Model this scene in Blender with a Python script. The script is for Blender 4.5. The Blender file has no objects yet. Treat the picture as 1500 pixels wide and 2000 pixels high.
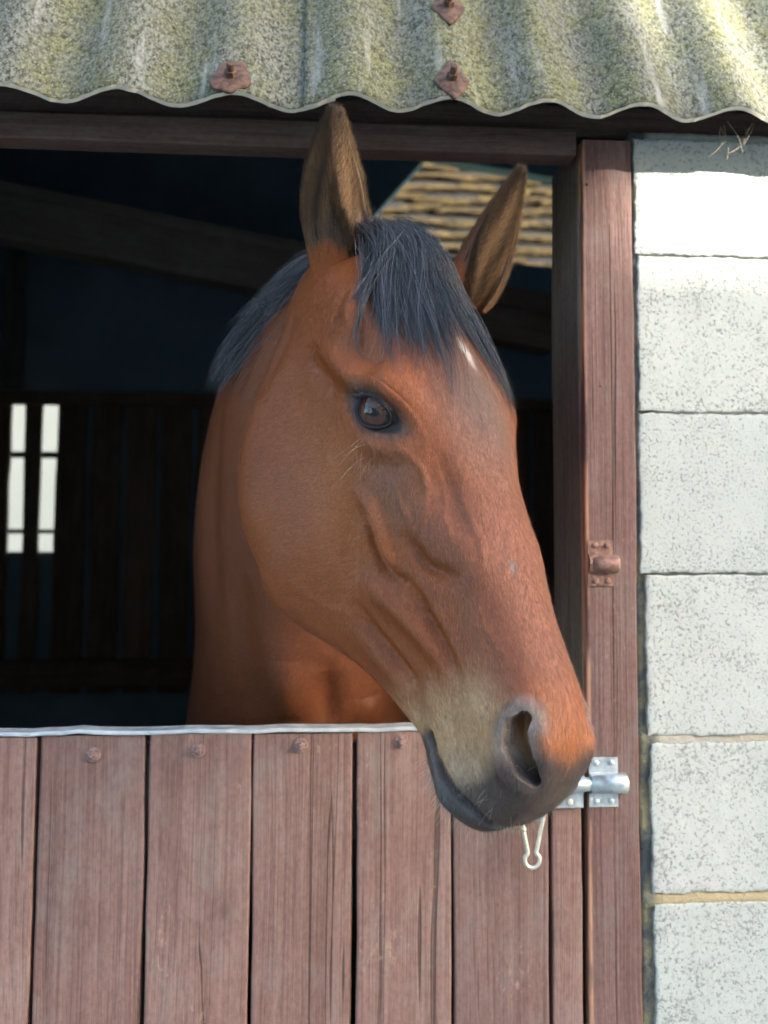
import bpy, bmesh, math, random
import numpy as np
from mathutils import Vector, Matrix
from mathutils.bvhtree import BVHTree

# ------------------------------------------------------------------ camera, sky, sun, exposure
scn = bpy.context.scene
col = scn.collection
rng = np.random.default_rng(7)
random.seed(7)

FPX = 2000.0; PPX, PPY = 750.0, 870.0           # focal length and principal point for a 1500 x 2000 frame
YAW, PITCH, ROLL = (math.radians(a) for a in (4.6, 4.5, 0.26))
CAM = np.array([0.0, -1.45, 1.54])
FW = np.array([math.sin(YAW)*math.cos(PITCH), math.cos(YAW)*math.cos(PITCH), math.sin(PITCH)])
_r0 = np.array([math.cos(YAW), -math.sin(YAW), 0.0]); _u0 = np.cross(_r0, FW)
RT = math.cos(ROLL)*_r0 + math.sin(ROLL)*_u0
UP = np.cross(RT, FW)

cam_d = bpy.data.cameras.new('camera'); cam = bpy.data.objects.new('camera', cam_d); col.objects.link(cam)
cam.matrix_world = Matrix(((RT[0], UP[0], -FW[0], CAM[0]), (RT[1], UP[1], -FW[1], CAM[1]), (RT[2], UP[2], -FW[2], CAM[2]), (0, 0, 0, 1)))
cam_d.sensor_fit = 'VERTICAL'; cam_d.sensor_height = 36; cam_d.lens = 36.0*FPX/2000.0
cam_d.shift_x = 0.0; cam_d.shift_y = (PPY-1000.0)/2000.0
cam_d.clip_start = 0.05; cam_d.clip_end = 4000
cam_d.dof.use_dof = True; cam_d.dof.focus_distance = 1.13; cam_d.dof.aperture_fstop = 4.6
scn.camera = cam

SUN_AZ, SUN_EL = math.radians(50), math.radians(15)     # azimuth to the right of straight behind the camera
sun_from = np.array([math.sin(SUN_AZ)*math.cos(SUN_EL), -math.cos(SUN_AZ)*math.cos(SUN_EL), math.sin(SUN_EL)])
world = bpy.data.worlds.new('World'); scn.world = world; world.use_nodes = True
wn = world.node_tree.nodes; wl = world.node_tree.links
sky_n = wn.new('ShaderNodeTexSky'); sky_n.sky_type = 'NISHITA'; sky_n.sun_disc = False
sky_n.sun_elevation = SUN_EL; sky_n.sun_rotation = math.atan2(sun_from[0], sun_from[1])
sky_n.air_density = 1.0; sky_n.dust_density = 2.6; sky_n.ozone_density = 0.9
wl.new(sky_n.outputs[0], wn['Background'].inputs[0]); wn['Background'].inputs[1].default_value = 0.15
sl = bpy.data.lights.new('sun', 'SUN'); sl.energy = 3.2; sl.angle = math.radians(0.55); sl.color = (1.0, 0.93, 0.80)
sun = bpy.data.objects.new('sun', sl); col.objects.link(sun); sun.location = (6, -8, 10)
sun.rotation_euler = Vector(sun_from).to_track_quat('Z', 'Y').to_euler()
scn.view_settings.view_transform = 'Standard'; scn.view_settings.look = 'None'
scn.view_settings.gamma = 1.0; scn.view_settings.use_curve_mapping = False
scn.view_settings.exposure = 3.0
scn.render.engine = 'CYCLES'
scn.cycles.use_denoising = True
scn.cycles.max_bounces = 8; scn.cycles.transparent_max_bounces = 8

# ------------------------------------------------------------------ helpers
def tag(o, label=None, cat=None, group=None, kind=None):
    if label: o['label'] = label
    if cat: o['category'] = cat
    if group: o['group'] = group
    if kind: o['kind'] = kind
    return o

def empty(name, loc, label, cat, group=None):
    o = bpy.data.objects.new(name, None); col.objects.link(o); o.location = loc; o.empty_display_size = .1
    return tag(o, label, cat, group)

def world_matrix(o):
    M = o.matrix_basis
    if o.parent is not None: M = world_matrix(o.parent) @ o.matrix_parent_inverse @ M
    return M

def link_mesh(name, me, mat=None, parent=None, loc=None):
    o = bpy.data.objects.new(name, me); col.objects.link(o)
    if mat is not None and not me.materials: me.materials.append(mat)
    if loc is not None: o.location = loc
    if parent is not None:
        o.parent = parent
        if loc is None:                      # mesh given in world coordinates
            M = world_matrix(parent)
            o.matrix_parent_inverse = M.inverted()
    return o

def mesh_of(verts, faces, smooth=False, name='m'):
    me = bpy.data.meshes.new(name); me.from_pydata([tuple(v) for v in verts], [], [tuple(f) for f in faces]); me.update()
    if smooth: me.polygons.foreach_set('use_smooth', [True]*len(me.polygons))
    return me

def bm_mesh(bm, smooth=False, name='m'):
    me = bpy.data.meshes.new(name); bm.normal_update(); bm.to_mesh(me); bm.free()
    if smooth: me.polygons.foreach_set('use_smooth', [True]*len(me.polygons))
    return me

def add_box(bm, x0, x1, y0, y1, z0, z1, bev=0.0, seg=1, M=None):
    r = bmesh.ops.create_cube(bm, size=1)
    vs = r['verts']
    for v in vs:
        v.co = Vector(((x0+x1)/2+v.co.x*(x1-x0), (y0+y1)/2+v.co.y*(y1-y0), (z0+z1)/2+v.co.z*(z1-z0)))
    if bev > 0:
        es = list({e for v in vs for e in v.link_edges})
        rb = bmesh.ops.bevel(bm, geom=es, offset=bev, segments=seg, affect='EDGES', profile=.5)
        vs = list({v for f in rb['faces'] for v in f.verts} | {v for v in vs if v.is_valid})
    if M is not None:
        for v in vs: v.co = M @ v.co
    return vs

def box_me(x0, x1, y0, y1, z0, z1, bev=0.0, seg=1):
    bm = bmesh.new(); add_box(bm, x0, x1, y0, y1, z0, z1, bev, seg); return bm_mesh(bm)

def tube_pts(path, rad, n=8, closed=False):
    """verts, faces of a tube along path; rad scalar or per point"""
    P = np.asarray(path, float); m = len(P); rad = np.broadcast_to(np.asarray(rad, float), (m,))
    if closed: Tn = np.roll(P, -1, 0)-np.roll(P, 1, 0)
    else: Tn = np.gradient(P, axis=0)
    Tn /= np.linalg.norm(Tn, axis=1)[:, None]+1e-12
    ref = np.array([0., 0., 1.]) if abs(Tn[0, 2]) < .9 else np.array([0., 1., 0.])
    A = np.cross(Tn[0], ref); A /= np.linalg.norm(A); V = []; 
    for i in range(m):
        A = A-Tn[i]*(A@Tn[i]); A /= np.linalg.norm(A); B = np.cross(Tn[i], A)
        for k in range(n):
            t = 2*math.pi*k/n; V.append(P[i]+rad[i]*(math.cos(t)*A+math.sin(t)*B))
    Fc = []
    for i in range(m if closed else m-1):
        j = (i+1) % m
        for k in range(n):
            l = (k+1) % n; Fc.append((i*n+k, i*n+l, j*n+l, j*n+k))
    if not closed: Fc += [tuple(range(n-1, -1, -1)), tuple((m-1)*n+k for k in range(n))]
    return V, Fc

def tube_me(path, rad, n=8, closed=False):
    v, f = tube_pts(path, rad, n, closed); return mesh_of(v, f, True)

def lathe(prof, n=24, M=None):
    """profile [(r, h)] about local Y (pointing to -Y = outwards), returned as verts, faces"""
    V = []; Fc = []
    for r, h in prof:
        for k in range(n):
            t = 2*math.pi*k/n; V.append(Vector((r*math.cos(t), -h, r*math.sin(t))))
    m = len(prof)
    for i in range(m-1):
        for k in range(n):
            l = (k+1) % n; Fc.append((i*n+k, i*n+l, (i+1)*n+l, (i+1)*n+k))
    Fc.append(tuple(range(n-1, -1, -1))); Fc.append(tuple((m-1)*n+k for k in range(n)))
    if M is not None: V = [M @ v for v in V]
    return V, Fc

# ------------------------------------------------------------------ material helpers
class NT:
    def __init__(s, name):
        s.m = bpy.data.materials.new(name); s.m.use_nodes = True; s.t = s.m.node_tree
        s.b = s.t.nodes['Principled BSDF']; s.out = s.t.nodes['Material Output']
    def n(s, typ, **kw):
        nd = s.t.nodes.new(typ)
        for k, v in kw.items():
            if k.startswith('_'): setattr(nd, k[1:], v)
            else:
                key = int(k[1:]) if k[0] == 'i' and k[1:].isdigit() else k.replace('__', ' ')
                nd.inputs[key].default_value = v
        return nd
    def l(s, a, b): s.t.links.new(a, b)
    def coord(s, scale=(1, 1, 1), kind='Object', loc=(0, 0, 0), rand=False):
        tc = s.n('ShaderNodeTexCoord'); mp = s.n('ShaderNodeMapping'); mp.inputs['Scale'].default_value = scale; mp.inputs['Location'].default_value = loc
        src = tc.outputs[kind]
        if rand:
            oi = s.n('ShaderNodeObjectInfo'); mu = s.n('ShaderNodeMath', _operation='MULTIPLY', i1=37.0); s.l(oi.outputs['Random'], mu.inputs[0])
            ad = s.n('ShaderNodeVectorMath', _operation='ADD'); s.l(src, ad.inputs[0]); s.l(mu.outputs[0], ad.inputs[1]); src = ad.outputs[0]
        s.l(src, mp.inputs[0]); return mp.outputs[0]
    def noise(s, vec, scale=5, detail=4, rough=.55, dist=0):
        nd = s.n('ShaderNodeTexNoise', Scale=scale, Detail=detail, Roughness=rough, Distortion=dist); s.l(vec, nd.inputs['Vector']); return nd.outputs[0]
    def ramp(s, fac, stops, interp='LINEAR'):
        r = s.n('ShaderNodeValToRGB'); r.color_ramp.interpolation = interp; e = r.color_ramp.elements
        while len(e) < len(stops): e.new(.5)
        for el, (p, c) in zip(e, stops):
            el.position = p; el.color = c if len(c) == 4 else (*c, 1)
        s.l(fac, r.inputs[0]); return r.outputs[0]
    def mix(s, fac, a, b, mode='MIX'):
        m = s.n('ShaderNodeMix', _data_type='RGBA', _blend_type=mode)
        for sock, v in ((m.inputs[0], fac), (m.inputs[6], a), (m.inputs[7], b)):
            if hasattr(v, 'is_output'): s.l(v, sock)
            elif isinstance(v, (int, float)): sock.default_value = v
            else: sock.default_value = v if len(v) == 4 else (*v, 1)
        return m.outputs[2]
    def math(s, op, a, b=None):
        m = s.n('ShaderNodeMath', _operation=op)
        for i, v in enumerate((a, b)):
            if v is None: continue
            if hasattr(v, 'is_output'): s.l(v, m.inputs[i])
            else: m.inputs[i].default_value = v
        return m.outputs[0]
    def bump(s, h, strength=.3, dist=.01, prev=None):
        b = s.n('ShaderNodeBump', Strength=strength, Distance=dist); s.l(h, b.inputs['Height'])
        if prev is not None: s.l(prev, b.inputs['Normal'])
        return b.outputs[0]
    def done(s, color=None, rough=None, normal=None, spec=None, metal=None):
        for key, v in (('Base Color', color), ('Roughness', rough), ('Normal', normal), ('Specular IOR Level', spec), ('Metallic', metal)):
            if v is None: continue
            if hasattr(v, 'is_output'): s.l(v, s.b.inputs[key])
            elif key == 'Base Color': s.b.inputs[key].default_value = v if len(v) == 4 else (*v, 1)
            else: s.b.inputs[key].default_value = v
        return s.m

def wood_mat(name, c_dark, c_mid, c_light, grain=1.0, chip=None, crack=.5, spec=.25, wear=None, knots=0.0):
    """painted / weathered vertical-grain timber (grain runs along object Z)"""
    s = NT(name)
    warp = s.noise(s.coord((5, 5, 1.1), rand=True), 1, 2, .5)
    def gv(a, c):                                       # grain coordinates, gently wandering sideways
        v = s.coord((a, a, c), rand=True); ad = s.n('ShaderNodeVectorMath', _operation='ADD'); mu = s.math('MULTIPLY', warp, a*.035)
        s.l(v, ad.inputs[0]); s.l(mu, ad.inputs[1]); return ad.outputs[0]
    g1 = s.noise(gv(70*grain, 1.3), 1, 4, .6, .4); g2 = s.noise(gv(260*grain, 2.6), 1, 3, .6, .3); g3 = s.noise(gv(620*grain, 9), 1, 2, .6)
    big = s.noise(s.coord((5, 5, 2.4), rand=True), 1, 5, .65); fine = s.noise(s.coord((190, 190, 90), rand=True), 1, 4, .7); mot = s.noise(s.coord((26, 26, 12), rand=True), 1, 5, .7)
    base = s.ramp(s.math('ADD', s.math('MULTIPLY', g1, .42), s.math('ADD', s.math('MULTIPLY', big, .33), s.math('MULTIPLY', mot, .25))), [(.34, c_dark), (.5, c_mid), (.66, c_light)])
    base = s.mix(s.math('MULTIPLY', s.ramp(g2, [(.50, (0, 0, 0)), (.64, (1, 1, 1))]), .42), base, tuple(.55*c for c in c_dark))
    base = s.mix(s.math('MULTIPLY', s.ramp(g3, [(.50, (0, 0, 0)), (.70, (1, 1, 1))]), .30), base, c_light)
    base = s.mix(s.math('MULTIPLY', s.ramp(fine, [(.42, (0, 0, 0)), (.62, (1, 1, 1))]), .28), base, tuple(.6*c for c in c_dark))
    gr = sum(c_light)/3; base = s.mix(s.math('MULTIPLY', s.ramp(mot, [(.50, (0, 0, 0)), (.70, (1, 1, 1))]), .38), base, (gr*1.0, gr*.93, gr*.86))
    cr = s.ramp(s.noise(gv(46*grain, .5), 1, 2, .5, .3), [(.625, (0, 0, 0)), (.640, (1, 1, 1)), (.648, (1, 1, 1)), (.665, (0, 0, 0))])
    base = s.mix(s.math('MULTIPLY', cr, crack), base, tuple(.2*c for c in c_dark))
    oi = s.n('ShaderNodeObjectInfo'); base = s.mix(1.0, base, s.ramp(oi.outputs['Random'], [(0, (.84, .84, .86)), (1, (1.16, 1.12, 1.10))]), 'MULTIPLY')
    hk = None
    if knots:
        vo = s.n('ShaderNodeTexVoronoi', Scale=1.0); s.l(s.coord((7, 7, 3.2), rand=True), vo.inputs['Vector'])
        kd = s.ramp(vo.outputs['Distance'], [(.035, (1, 1, 1)), (.075, (0, 0, 0))]); kr = s.ramp(vo.outputs['Distance'], [(.05, (0, 0, 0)), (.09, (1, 1, 1)), (.16, (0, 0, 0))])
        base = s.mix(s.math('MULTIPLY', kd, knots), base, tuple(.25*c for c in c_dark)); base = s.mix(s.math('MULTIPLY', kr, knots*.35), base, tuple(.6*c for c in c_dark)); hk = kd
    if chip:
        cm = s.ramp(s.math('MULTIPLY', s.noise(s.coord((9, 9, 6), rand=True), 1, 6, .7), s.noise(s.coord((150, 150, 60), rand=True), 1, 3, .7)), [(.36, (0, 0, 0)), (.43, (1, 1, 1))])
        base = s.mix(s.math('MULTIPLY', cm, .55), base, chip)
    if wear:
        x0, wd, wc = wear; tc = s.n('ShaderNodeTexCoord'); sp = s.n('ShaderNodeSeparateXYZ'); s.l(tc.outputs['Object'], sp.inputs[0])
        e = s.ramp(s.math('DIVIDE', s.math('ABSOLUTE', s.math('SUBTRACT', sp.outputs[0], x0)), wd), [(.35, (1, 1, 1)), (.9, (0, 0, 0))])
        base = s.mix(s.math('MULTIPLY', e, s.ramp(s.noise(s.coord((60, 60, 7)), 1, 4, .6), [(.40, (0, 0, 0)), (.54, (1, 1, 1))])), base, wc)
    h = s.math('SUBTRACT', s.math('ADD', s.math('MULTIPLY', g1, .4), s.math('ADD', s.math('MULTIPLY', g2, -.7), s.math('ADD', s.math('MULTIPLY', fine, .35), s.math('MULTIPLY', g3, .25)))), s.math('MULTIPLY', cr, 1.0))
    if hk is not None: h = s.math('SUBTRACT', h, s.math('MULTIPLY', hk, .5))
    return s.done(base, s.ramp(fine, [(.3, (.5,)*3), (.7, (.75,)*3)]), s.bump(h, .75, .0024), spec)

def metal_mat(name, c1, c2, rough=.45, metal=.9, scale=60):
    s = NT(name); v = s.coord((1, 1, 1), rand=True)
    n1 = s.noise(v, scale, 5, .6); n2 = s.noise(v, scale*6, 3, .6)
    return s.done(s.mix(s.ramp(n1, [(.38, (0, 0, 0)), (.62, (1, 1, 1))]), c1, c2), s.ramp(n1, [(.3, (rough-.1,)*3), (.7, (rough+.2,)*3)]), s.bump(n2, .25, .001), .4, metal)

def flat_mat(name, c, rough=.8, scale=12, var=.35, spec=.2):
    s = NT(name); v = s.coord((1, 1, 1), rand=True); n1 = s.noise(v, scale, 6, .65)
    return s.done(s.mix(n1, tuple(x*(1-var) for x in c), tuple(x*(1+var) for x in c)), rough, s.bump(n1, .3, .004), spec)

# ------------------------------------------------------------------ materials of the place
M_DOOR = wood_mat('door_paint', (.155, .089, .074), (.228, .138, .118), (.298, .194, .166), 1.0, chip=(.40, .27, .20), crack=.6, knots=.7)
M_POST = wood_mat('post_paint', (.115, .065, .057), (.180, .104, .093), (.245, .154, .137), 1.3, chip=(.34, .22, .17), crack=.4, wear=(-.0365, .006, (.52, .27, .17)))
M_JAMB = wood_mat('weathered_grey_timber', (.095, .086, .072), (.165, .150, .125), (.25, .23, .18), 1.4, crack=.5)
M_BEAM = wood_mat('dark_brown_timber', (.05, .034, .028), (.09, .062, .052), (.14, .098, .08), 1.2, crack=.4)
M_OLD = wood_mat('old_grey_brown_beam', (.20, .165, .14), (.32, .27, .23), (.42, .37, .31), 1.2, crack=.3)
M_LINT = wood_mat('brown_beam_timber', (.075, .048, .040), (.125, .082, .069), (.18, .125, .105), 1.2, crack=.3)
M_SLAT = wood_mat('dull_board_timber', (.15, .092, .062), (.26, .165, .115), (.36, .245, .165), 1.0, crack=.4)
M_GALV = metal_mat('galvanised_steel', (.42, .49, .53), (.60, .66, .67), .42, .75, 90)
M_CAP = metal_mat('galvanised_capping', (.50, .55, .56), (.68, .72, .71), .5, .6, 50)
M_RUSTY = metal_mat('painted_rusted_steel', (.17, .085, .065), (.32, .19, .155), .5, .25, 120)
M_RUST = metal_mat('rusty_iron', (.045, .024, .018), (.135, .078, .060), .8, .1, 90)
M_RUSTD = metal_mat('dark_rusty_iron', (.04, .03, .022), (.15, .085, .06), .85, .1, 200)
M_NICKEL = metal_mat('dull_nickel', (.52, .53, .44), (.70, .71, .62), .4, .7, 120)

def roof_mat():
    s = NT('lichened_fibre_cement'); v = s.coord((1, 1, 1)); vs = s.coord((11, 1.3, 1.3)); vf = s.coord((1, .6, .6))
    sp = s.noise(vf, 190, 4, .7); sp2 = s.noise(v, 120, 4, .7); big = s.noise(vs, 1, 5, .6); mid = s.noise(v, 22, 5, .65); sp3 = s.noise(vf, 330, 3, .65)
    grey = s.mix(s.ramp(sp, [(.40, (0, 0, 0)), (.58, (1, 1, 1))]), (.026, .028, .023), (.150, .157, .138))
    yell = s.mix(s.ramp(sp2, [(.40, (0, 0, 0)), (.58, (1, 1, 1))]), (.031, .034, .016), (.145, .146, .074))
    c = s.mix(s.ramp(s.math('ADD', s.math('MULTIPLY', big, .6), s.math('MULTIPLY', mid, .4)), [(.43, (0, 0, 0)), (.58, (.95, .95, .95))]), grey, yell)
    c = s.mix(s.ramp(sp3, [(.53, (0, 0, 0)), (.62, (.8, .8, .8))]), c, (.205, .210, .170))
    c = s.mix(s.ramp(s.noise(v, 75, 5, .75), [(.60, (0, 0, 0)), (.68, (.7, .7, .7))]), c, (.040, .040, .030))
    c = s.mix(s.ramp(s.noise(s.coord((30, 4, 4)), 1, 4, .6), [(.60, (0, 0, 0)), (.72, (.45, .45, .45))]), c, (.36, .37, .36))
    h = s.math('ADD', s.math('MULTIPLY', sp, .5), s.math('ADD', s.math('MULTIPLY', sp2, .5), s.math('MULTIPLY', sp3, .4)))
    return s.done(c, .92, s.bump(h, .8, .005), .15)
M_ROOF = roof_mat()

def block_mat():
    s = NT('whitewashed_block'); v = s.coord((1, 1, 1), rand=True); oi = s.n('ShaderNodeObjectInfo')
    f = s.noise(v, 150, 4, .65); f2 = s.noise(v, 70, 4, .65); big = s.noise(v, 5, 4, .6); pits = s.noise(v, 230, 3, .65); big2 = s.noise(v, 11, 4, .6); p2 = s.noise(v, 330, 2, .5)
    c = s.mix(big, (.43, .475, .455), (.52, .55, .525))
    thr = s.math('ADD', pits, s.math('MULTIPLY', s.math('SUBTRACT', big2, .5), .30))
    pit = s.ramp(thr, [(.52, (0, 0, 0)), (.66, (1, 1, 1))])
    c = s.mix(s.math('MULTIPLY', pit, .72), c, (.20, .198, .195))
    c = s.mix(s.math('MULTIPLY', s.ramp(p2, [(.55, (0, 0, 0)), (.70, (1, 1, 1))]), .35), c, (.36, .35, .34))
    c = s.mix(s.math('MULTIPLY', s.ramp(f2, [(.52, (0, 0, 0)), (.70, (1, 1, 1))]), .22), c, (.56, .49, .47))
    c = s.mix(1.0, c, s.ramp(oi.outputs['Random'], [(0, (.90, .92, .92)), (1, (1.06, 1.04, 1.02))]), 'MULTIPLY')
    st = s.ramp(s.noise(s.coord((16, 16, 2.2), rand=True), 1, 5, .65), [(.54, (0, 0, 0)), (.72, (1, 1, 1))]); c = s.mix(s.math('MULTIPLY', st, .22), c, (.36, .40, .36))
    h = s.math('SUBTRACT', s.math('ADD', s.math('MULTIPLY', f, .5), s.math('MULTIPLY', f2, .4)), s.math('MULTIPLY', pit, .9))
    return s.done(c, .92, s.bump(h, .45, .0025), .12)
M_BLOCK = block_mat()
def mortar_mat():
    """limewashed like the blocks, bare sandy mortar in one bed joint and grey-green dirt along the door post"""
    s = NT('old_mortar'); v = s.coord((1, 1, 1)); n1 = s.noise(v, 14, 5, .65); n2 = s.noise(v, 130, 4, .7)
    tc = s.n('ShaderNodeTexCoord'); sp = s.n('ShaderNodeSeparateXYZ'); s.l(tc.outputs['Object'], sp.inputs[0])
    c = s.mix(n2, (.36, .37, .36), (.56, .58, .56))
    zz = s.math('ABSOLUTE', s.math('SUBTRACT', sp.outputs[2], 1.019)); c = s.mix(s.ramp(s.math('DIVIDE', zz, .05), [(.3, (1, 1, 1)), (.5, (0, 0, 0))]), c, s.mix(n2, (.36, .29, .17), (.50, .42, .27)))
    zz = s.math('ABSOLUTE', s.math('SUBTRACT', sp.outputs[2], 1.237)); c = s.mix(s.math('MULTIPLY', n1, s.ramp(s.math('DIVIDE', zz, .05), [(.3, (1, 1, 1)), (.5, (0, 0, 0))])), c, (.42, .34, .20))
    edge = s.ramp(s.math('DIVIDE', s.math('SUBTRACT', sp.outputs[0], .4845), .1), [(.20, (1, 1, 1)), (.32, (0, 0, 0))])
    c = s.mix(edge, c, s.mix(s.ramp(n1, [(.45, (0, 0, 0)), (.6, (1, 1, 1))]), (.10, .115, .115), (.30, .27, .16)))
    return s.done(c, .95, s.bump(n2, .7, .005), .1)
M_MORTAR = mortar_mat()
M_DARKWALL = flat_mat('dark_interior_block', (.25, .33, .40), .9, 5, .3)
M_FLOOR = flat_mat('stable_floor', (.16, .15, .13), .95, 9, .5)
M_EDGE = flat_mat('broken_sheet_edge', (.62, .60, .50), .9, 60, .25)
M_WEB = flat_mat('dusty_web', (.34, .30, .22), .9, 60, .2)
M_YARD = flat_mat('yard_concrete', (.36, .34, .30), .9, 3, .35)
M_FIELD = flat_mat('field_grass', (.07, .10, .035), .95, .5, .4)
M_BARN = flat_mat('barn_render', (.42, .39, .35), .9, 2, .2)
M_BARNROOF = flat_mat('near_black_roofing', (.014, .015, .016), .8, 6, .3)
def tile_mat():
    s = NT('lichen_yellow_tile'); v = s.coord((1, 1, 1), rand=True); n1 = s.noise(v, 9, 5, .7); n2 = s.noise(v, 30, 4, .7)
    c = s.ramp(s.math('ADD', s.math('MULTIPLY', n1, .6), s.math('MULTIPLY', n2, .4)), [(.40, (.008, .007, .005)), (.52, (.042, .030, .013)), (.66, (.085, .066, .027))])
    return s.done(c, .9, s.bump(n2, .4, .01), .15)
M_TILE = tile_mat()

# ------------------------------------------------------------------ ground
def ground():
    bm = bmesh.new(); R_ = [(-6, -10), (10, -10), (10, 9), (-6, 9)]
    vs = [bm.verts.new((x, y, 0)) for x, y in ((-1500, -1500), (1500, -1500), (1500, 1500), (-1500, 1500))]; bm.faces.new(vs)
    tag(link_mesh('ground', bm_mesh(bm), M_FIELD), kind='structure')
    bm = bmesh.new(); n = 24
    g = [[bm.verts.new((-14+28*i/n, -16+16.0*j/n, .004+.003*math.sin(i*1.7)*math.cos(j*2.1)+.004)) for j in range(n+1)] for i in range(n+1)]
    for i in range(n):
        for j in range(n): bm.faces.new((g[i][j], g[i+1][j], g[i+1][j+1], g[i][j+1]))
    tag(link_mesh('yard', bm_mesh(bm), M_YARD), kind='structure')
    tag(link_mesh('stable_floor', box_me(-1.75, 1.55, .0, 2.62, -.02, .012), M_FLOOR), kind='structure')
ground()

# ------------------------------------------------------------------ half door
DOOR_TOP = 1.256
gaps = [-.353, -.2061, -.0633, .0784, .2149, .3537, .4005]
edges = [-.500]+gaps
door = empty('stable_door', (-.05, .02, .0), 'brown painted plank half door below the horse, with bolt heads along its top', 'door')
def plank(x0, x1, z0, z1, y0=.0, th=.022, seed=0, jit=.0009, nz=26):
    """one board: rounded edges, slightly wavy sides and a shallow cup"""
    r = np.random.default_rng(seed); k = np.cumsum(r.normal(0, 1, (2, nz+1)), 1); k -= k.mean(1)[:, None]; k = jit*k/(k.std(1)[:, None]+1e-6)
    b = .0028; prof = [(0, b), (b*.3, b*.3), (b, 0)]; V = []; Fc = []
    for i in range(nz+1):
        z = z0+(z1-z0)*i/nz; xa = x0+k[0, i]; xb = x1+k[1, i]; cup = .0012*r.normal()
        row = [(xa, y0+th), (xa, y0+b), (xa+b*.3, y0+b*.3), (xa+b, y0), (xa*.75+xb*.25, y0-.0006), (xa*.5+xb*.5, y0-.0009), (xa*.25+xb*.75, y0-.0006), (xb-b, y0), (xb-b*.3, y0+b*.3), (xb, y0+b), (xb, y0+th)]
        V += [(x, y, z) for x, y in row]
    m = 11
    for i in range(nz):
        for j in range(m): Fc.append((i*m+j, i*m+(j+1) % m, (i+1)*m+(j+1) % m, (i+1)*m+j))
    Fc += [tuple(range(m-1, -1, -1)), tuple(nz*m+j for j in range(m))]
    return V, Fc
for i in range(7):
    x0 = edges[i]+.0028; x1 = edges[i+1]-.0028
    dz = [0, 0, 0, 0, 0, 0, -.002][i]
    # split shakes: each board sits at a slightly different depth
    yo = [0, .0015, -.0005, .001, 0, .0012, .003][i]
    v, f = plank(x0, x1, .06, DOOR_TOP-.004+dz+(.0006*((i*7) % 5)), yo, .022, 40+i)
    v = np.array(v); mid = np.array([(x0+x1)/2, 0, .6]); link_mesh('board', mesh_of(v-mid, f), M_DOOR, door, loc=tuple(mid-np.array(door.location)))
link_mesh('ledge', box_me(-.50, .40, .0255, .05, 1.10, 1.235, .002), M_DOOR, door)
link_mesh('ledge', box_me(-.50, .40, .0255, .05, .20, .33, .002), M_DOOR, door)
def capping():
    V = []; Fc = []; n = 40; r = np.random.default_rng(3)
    for i in range(n+1):
        x = -.50+.897*i/n; w = .0007*math.sin(i*.9)+.0005*r.normal(); t = .0014
        sec = [(-.003, DOOR_TOP-.0010+w), (-.0035, DOOR_TOP+.0015+w), (-.001, DOOR_TOP+.004+w), (.026, DOOR_TOP+.0045+w), (.026, DOOR_TOP+.003+w), (.001, DOOR_TOP+.0026+w), (-.0012, DOOR_TOP+.001+w), (-.0014, DOOR_TOP-.0010+w)]
        V += [(x, y, z) for y, z in sec]
    for i in range(n):
        for j in range(8): Fc.append((i*8+j, (i+1)*8+j, (i+1)*8+(j+1) % 8, i*8+(j+1) % 8))
    Fc += [tuple(range(8)), tuple(n*8+j for j in range(7, -1, -1))]
    link_mesh('capping_strip', mesh_of(V, Fc), M_CAP, door)
capping()
def coach_bolt(x, z, rot):
    Mx = Matrix.Translation((x, -.0012, z))
    v, f = lathe([(.0098, -.001), (.0098, .0014), (.0092, .0020), (.0066, .0022)], 22, Mx); o = link_mesh('washer', mesh_of(v, f), M_DOOR_METAL, door)
    v, f = lathe([(.0058, .002), (.0058, .0062), (.0050, .0072), (.0042, .0074)], 6, Mx @ Matrix.Rotation(rot, 4, 'Y')); link_mesh('bolt_head', mesh_of(v, f), M_DOOR_METAL, door)
    v, f = lathe([(.0034, .007), (.0034, .0090), (.0026, .0096)], 12, Mx); link_mesh('bolt_end', mesh_of(v, f), M_DOOR_METAL, door)
M_DOOR_METAL = metal_mat('painted_bolt', (.16, .092, .085), (.36, .24, .21), .5, .25, 300)
for k, (x, z) in enumerate([(-.278, 1.228), (-.137, 1.232), (.003, 1.237), (.143, 1.241)]): coach_bolt(x, z, .3+.7*k)

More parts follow.
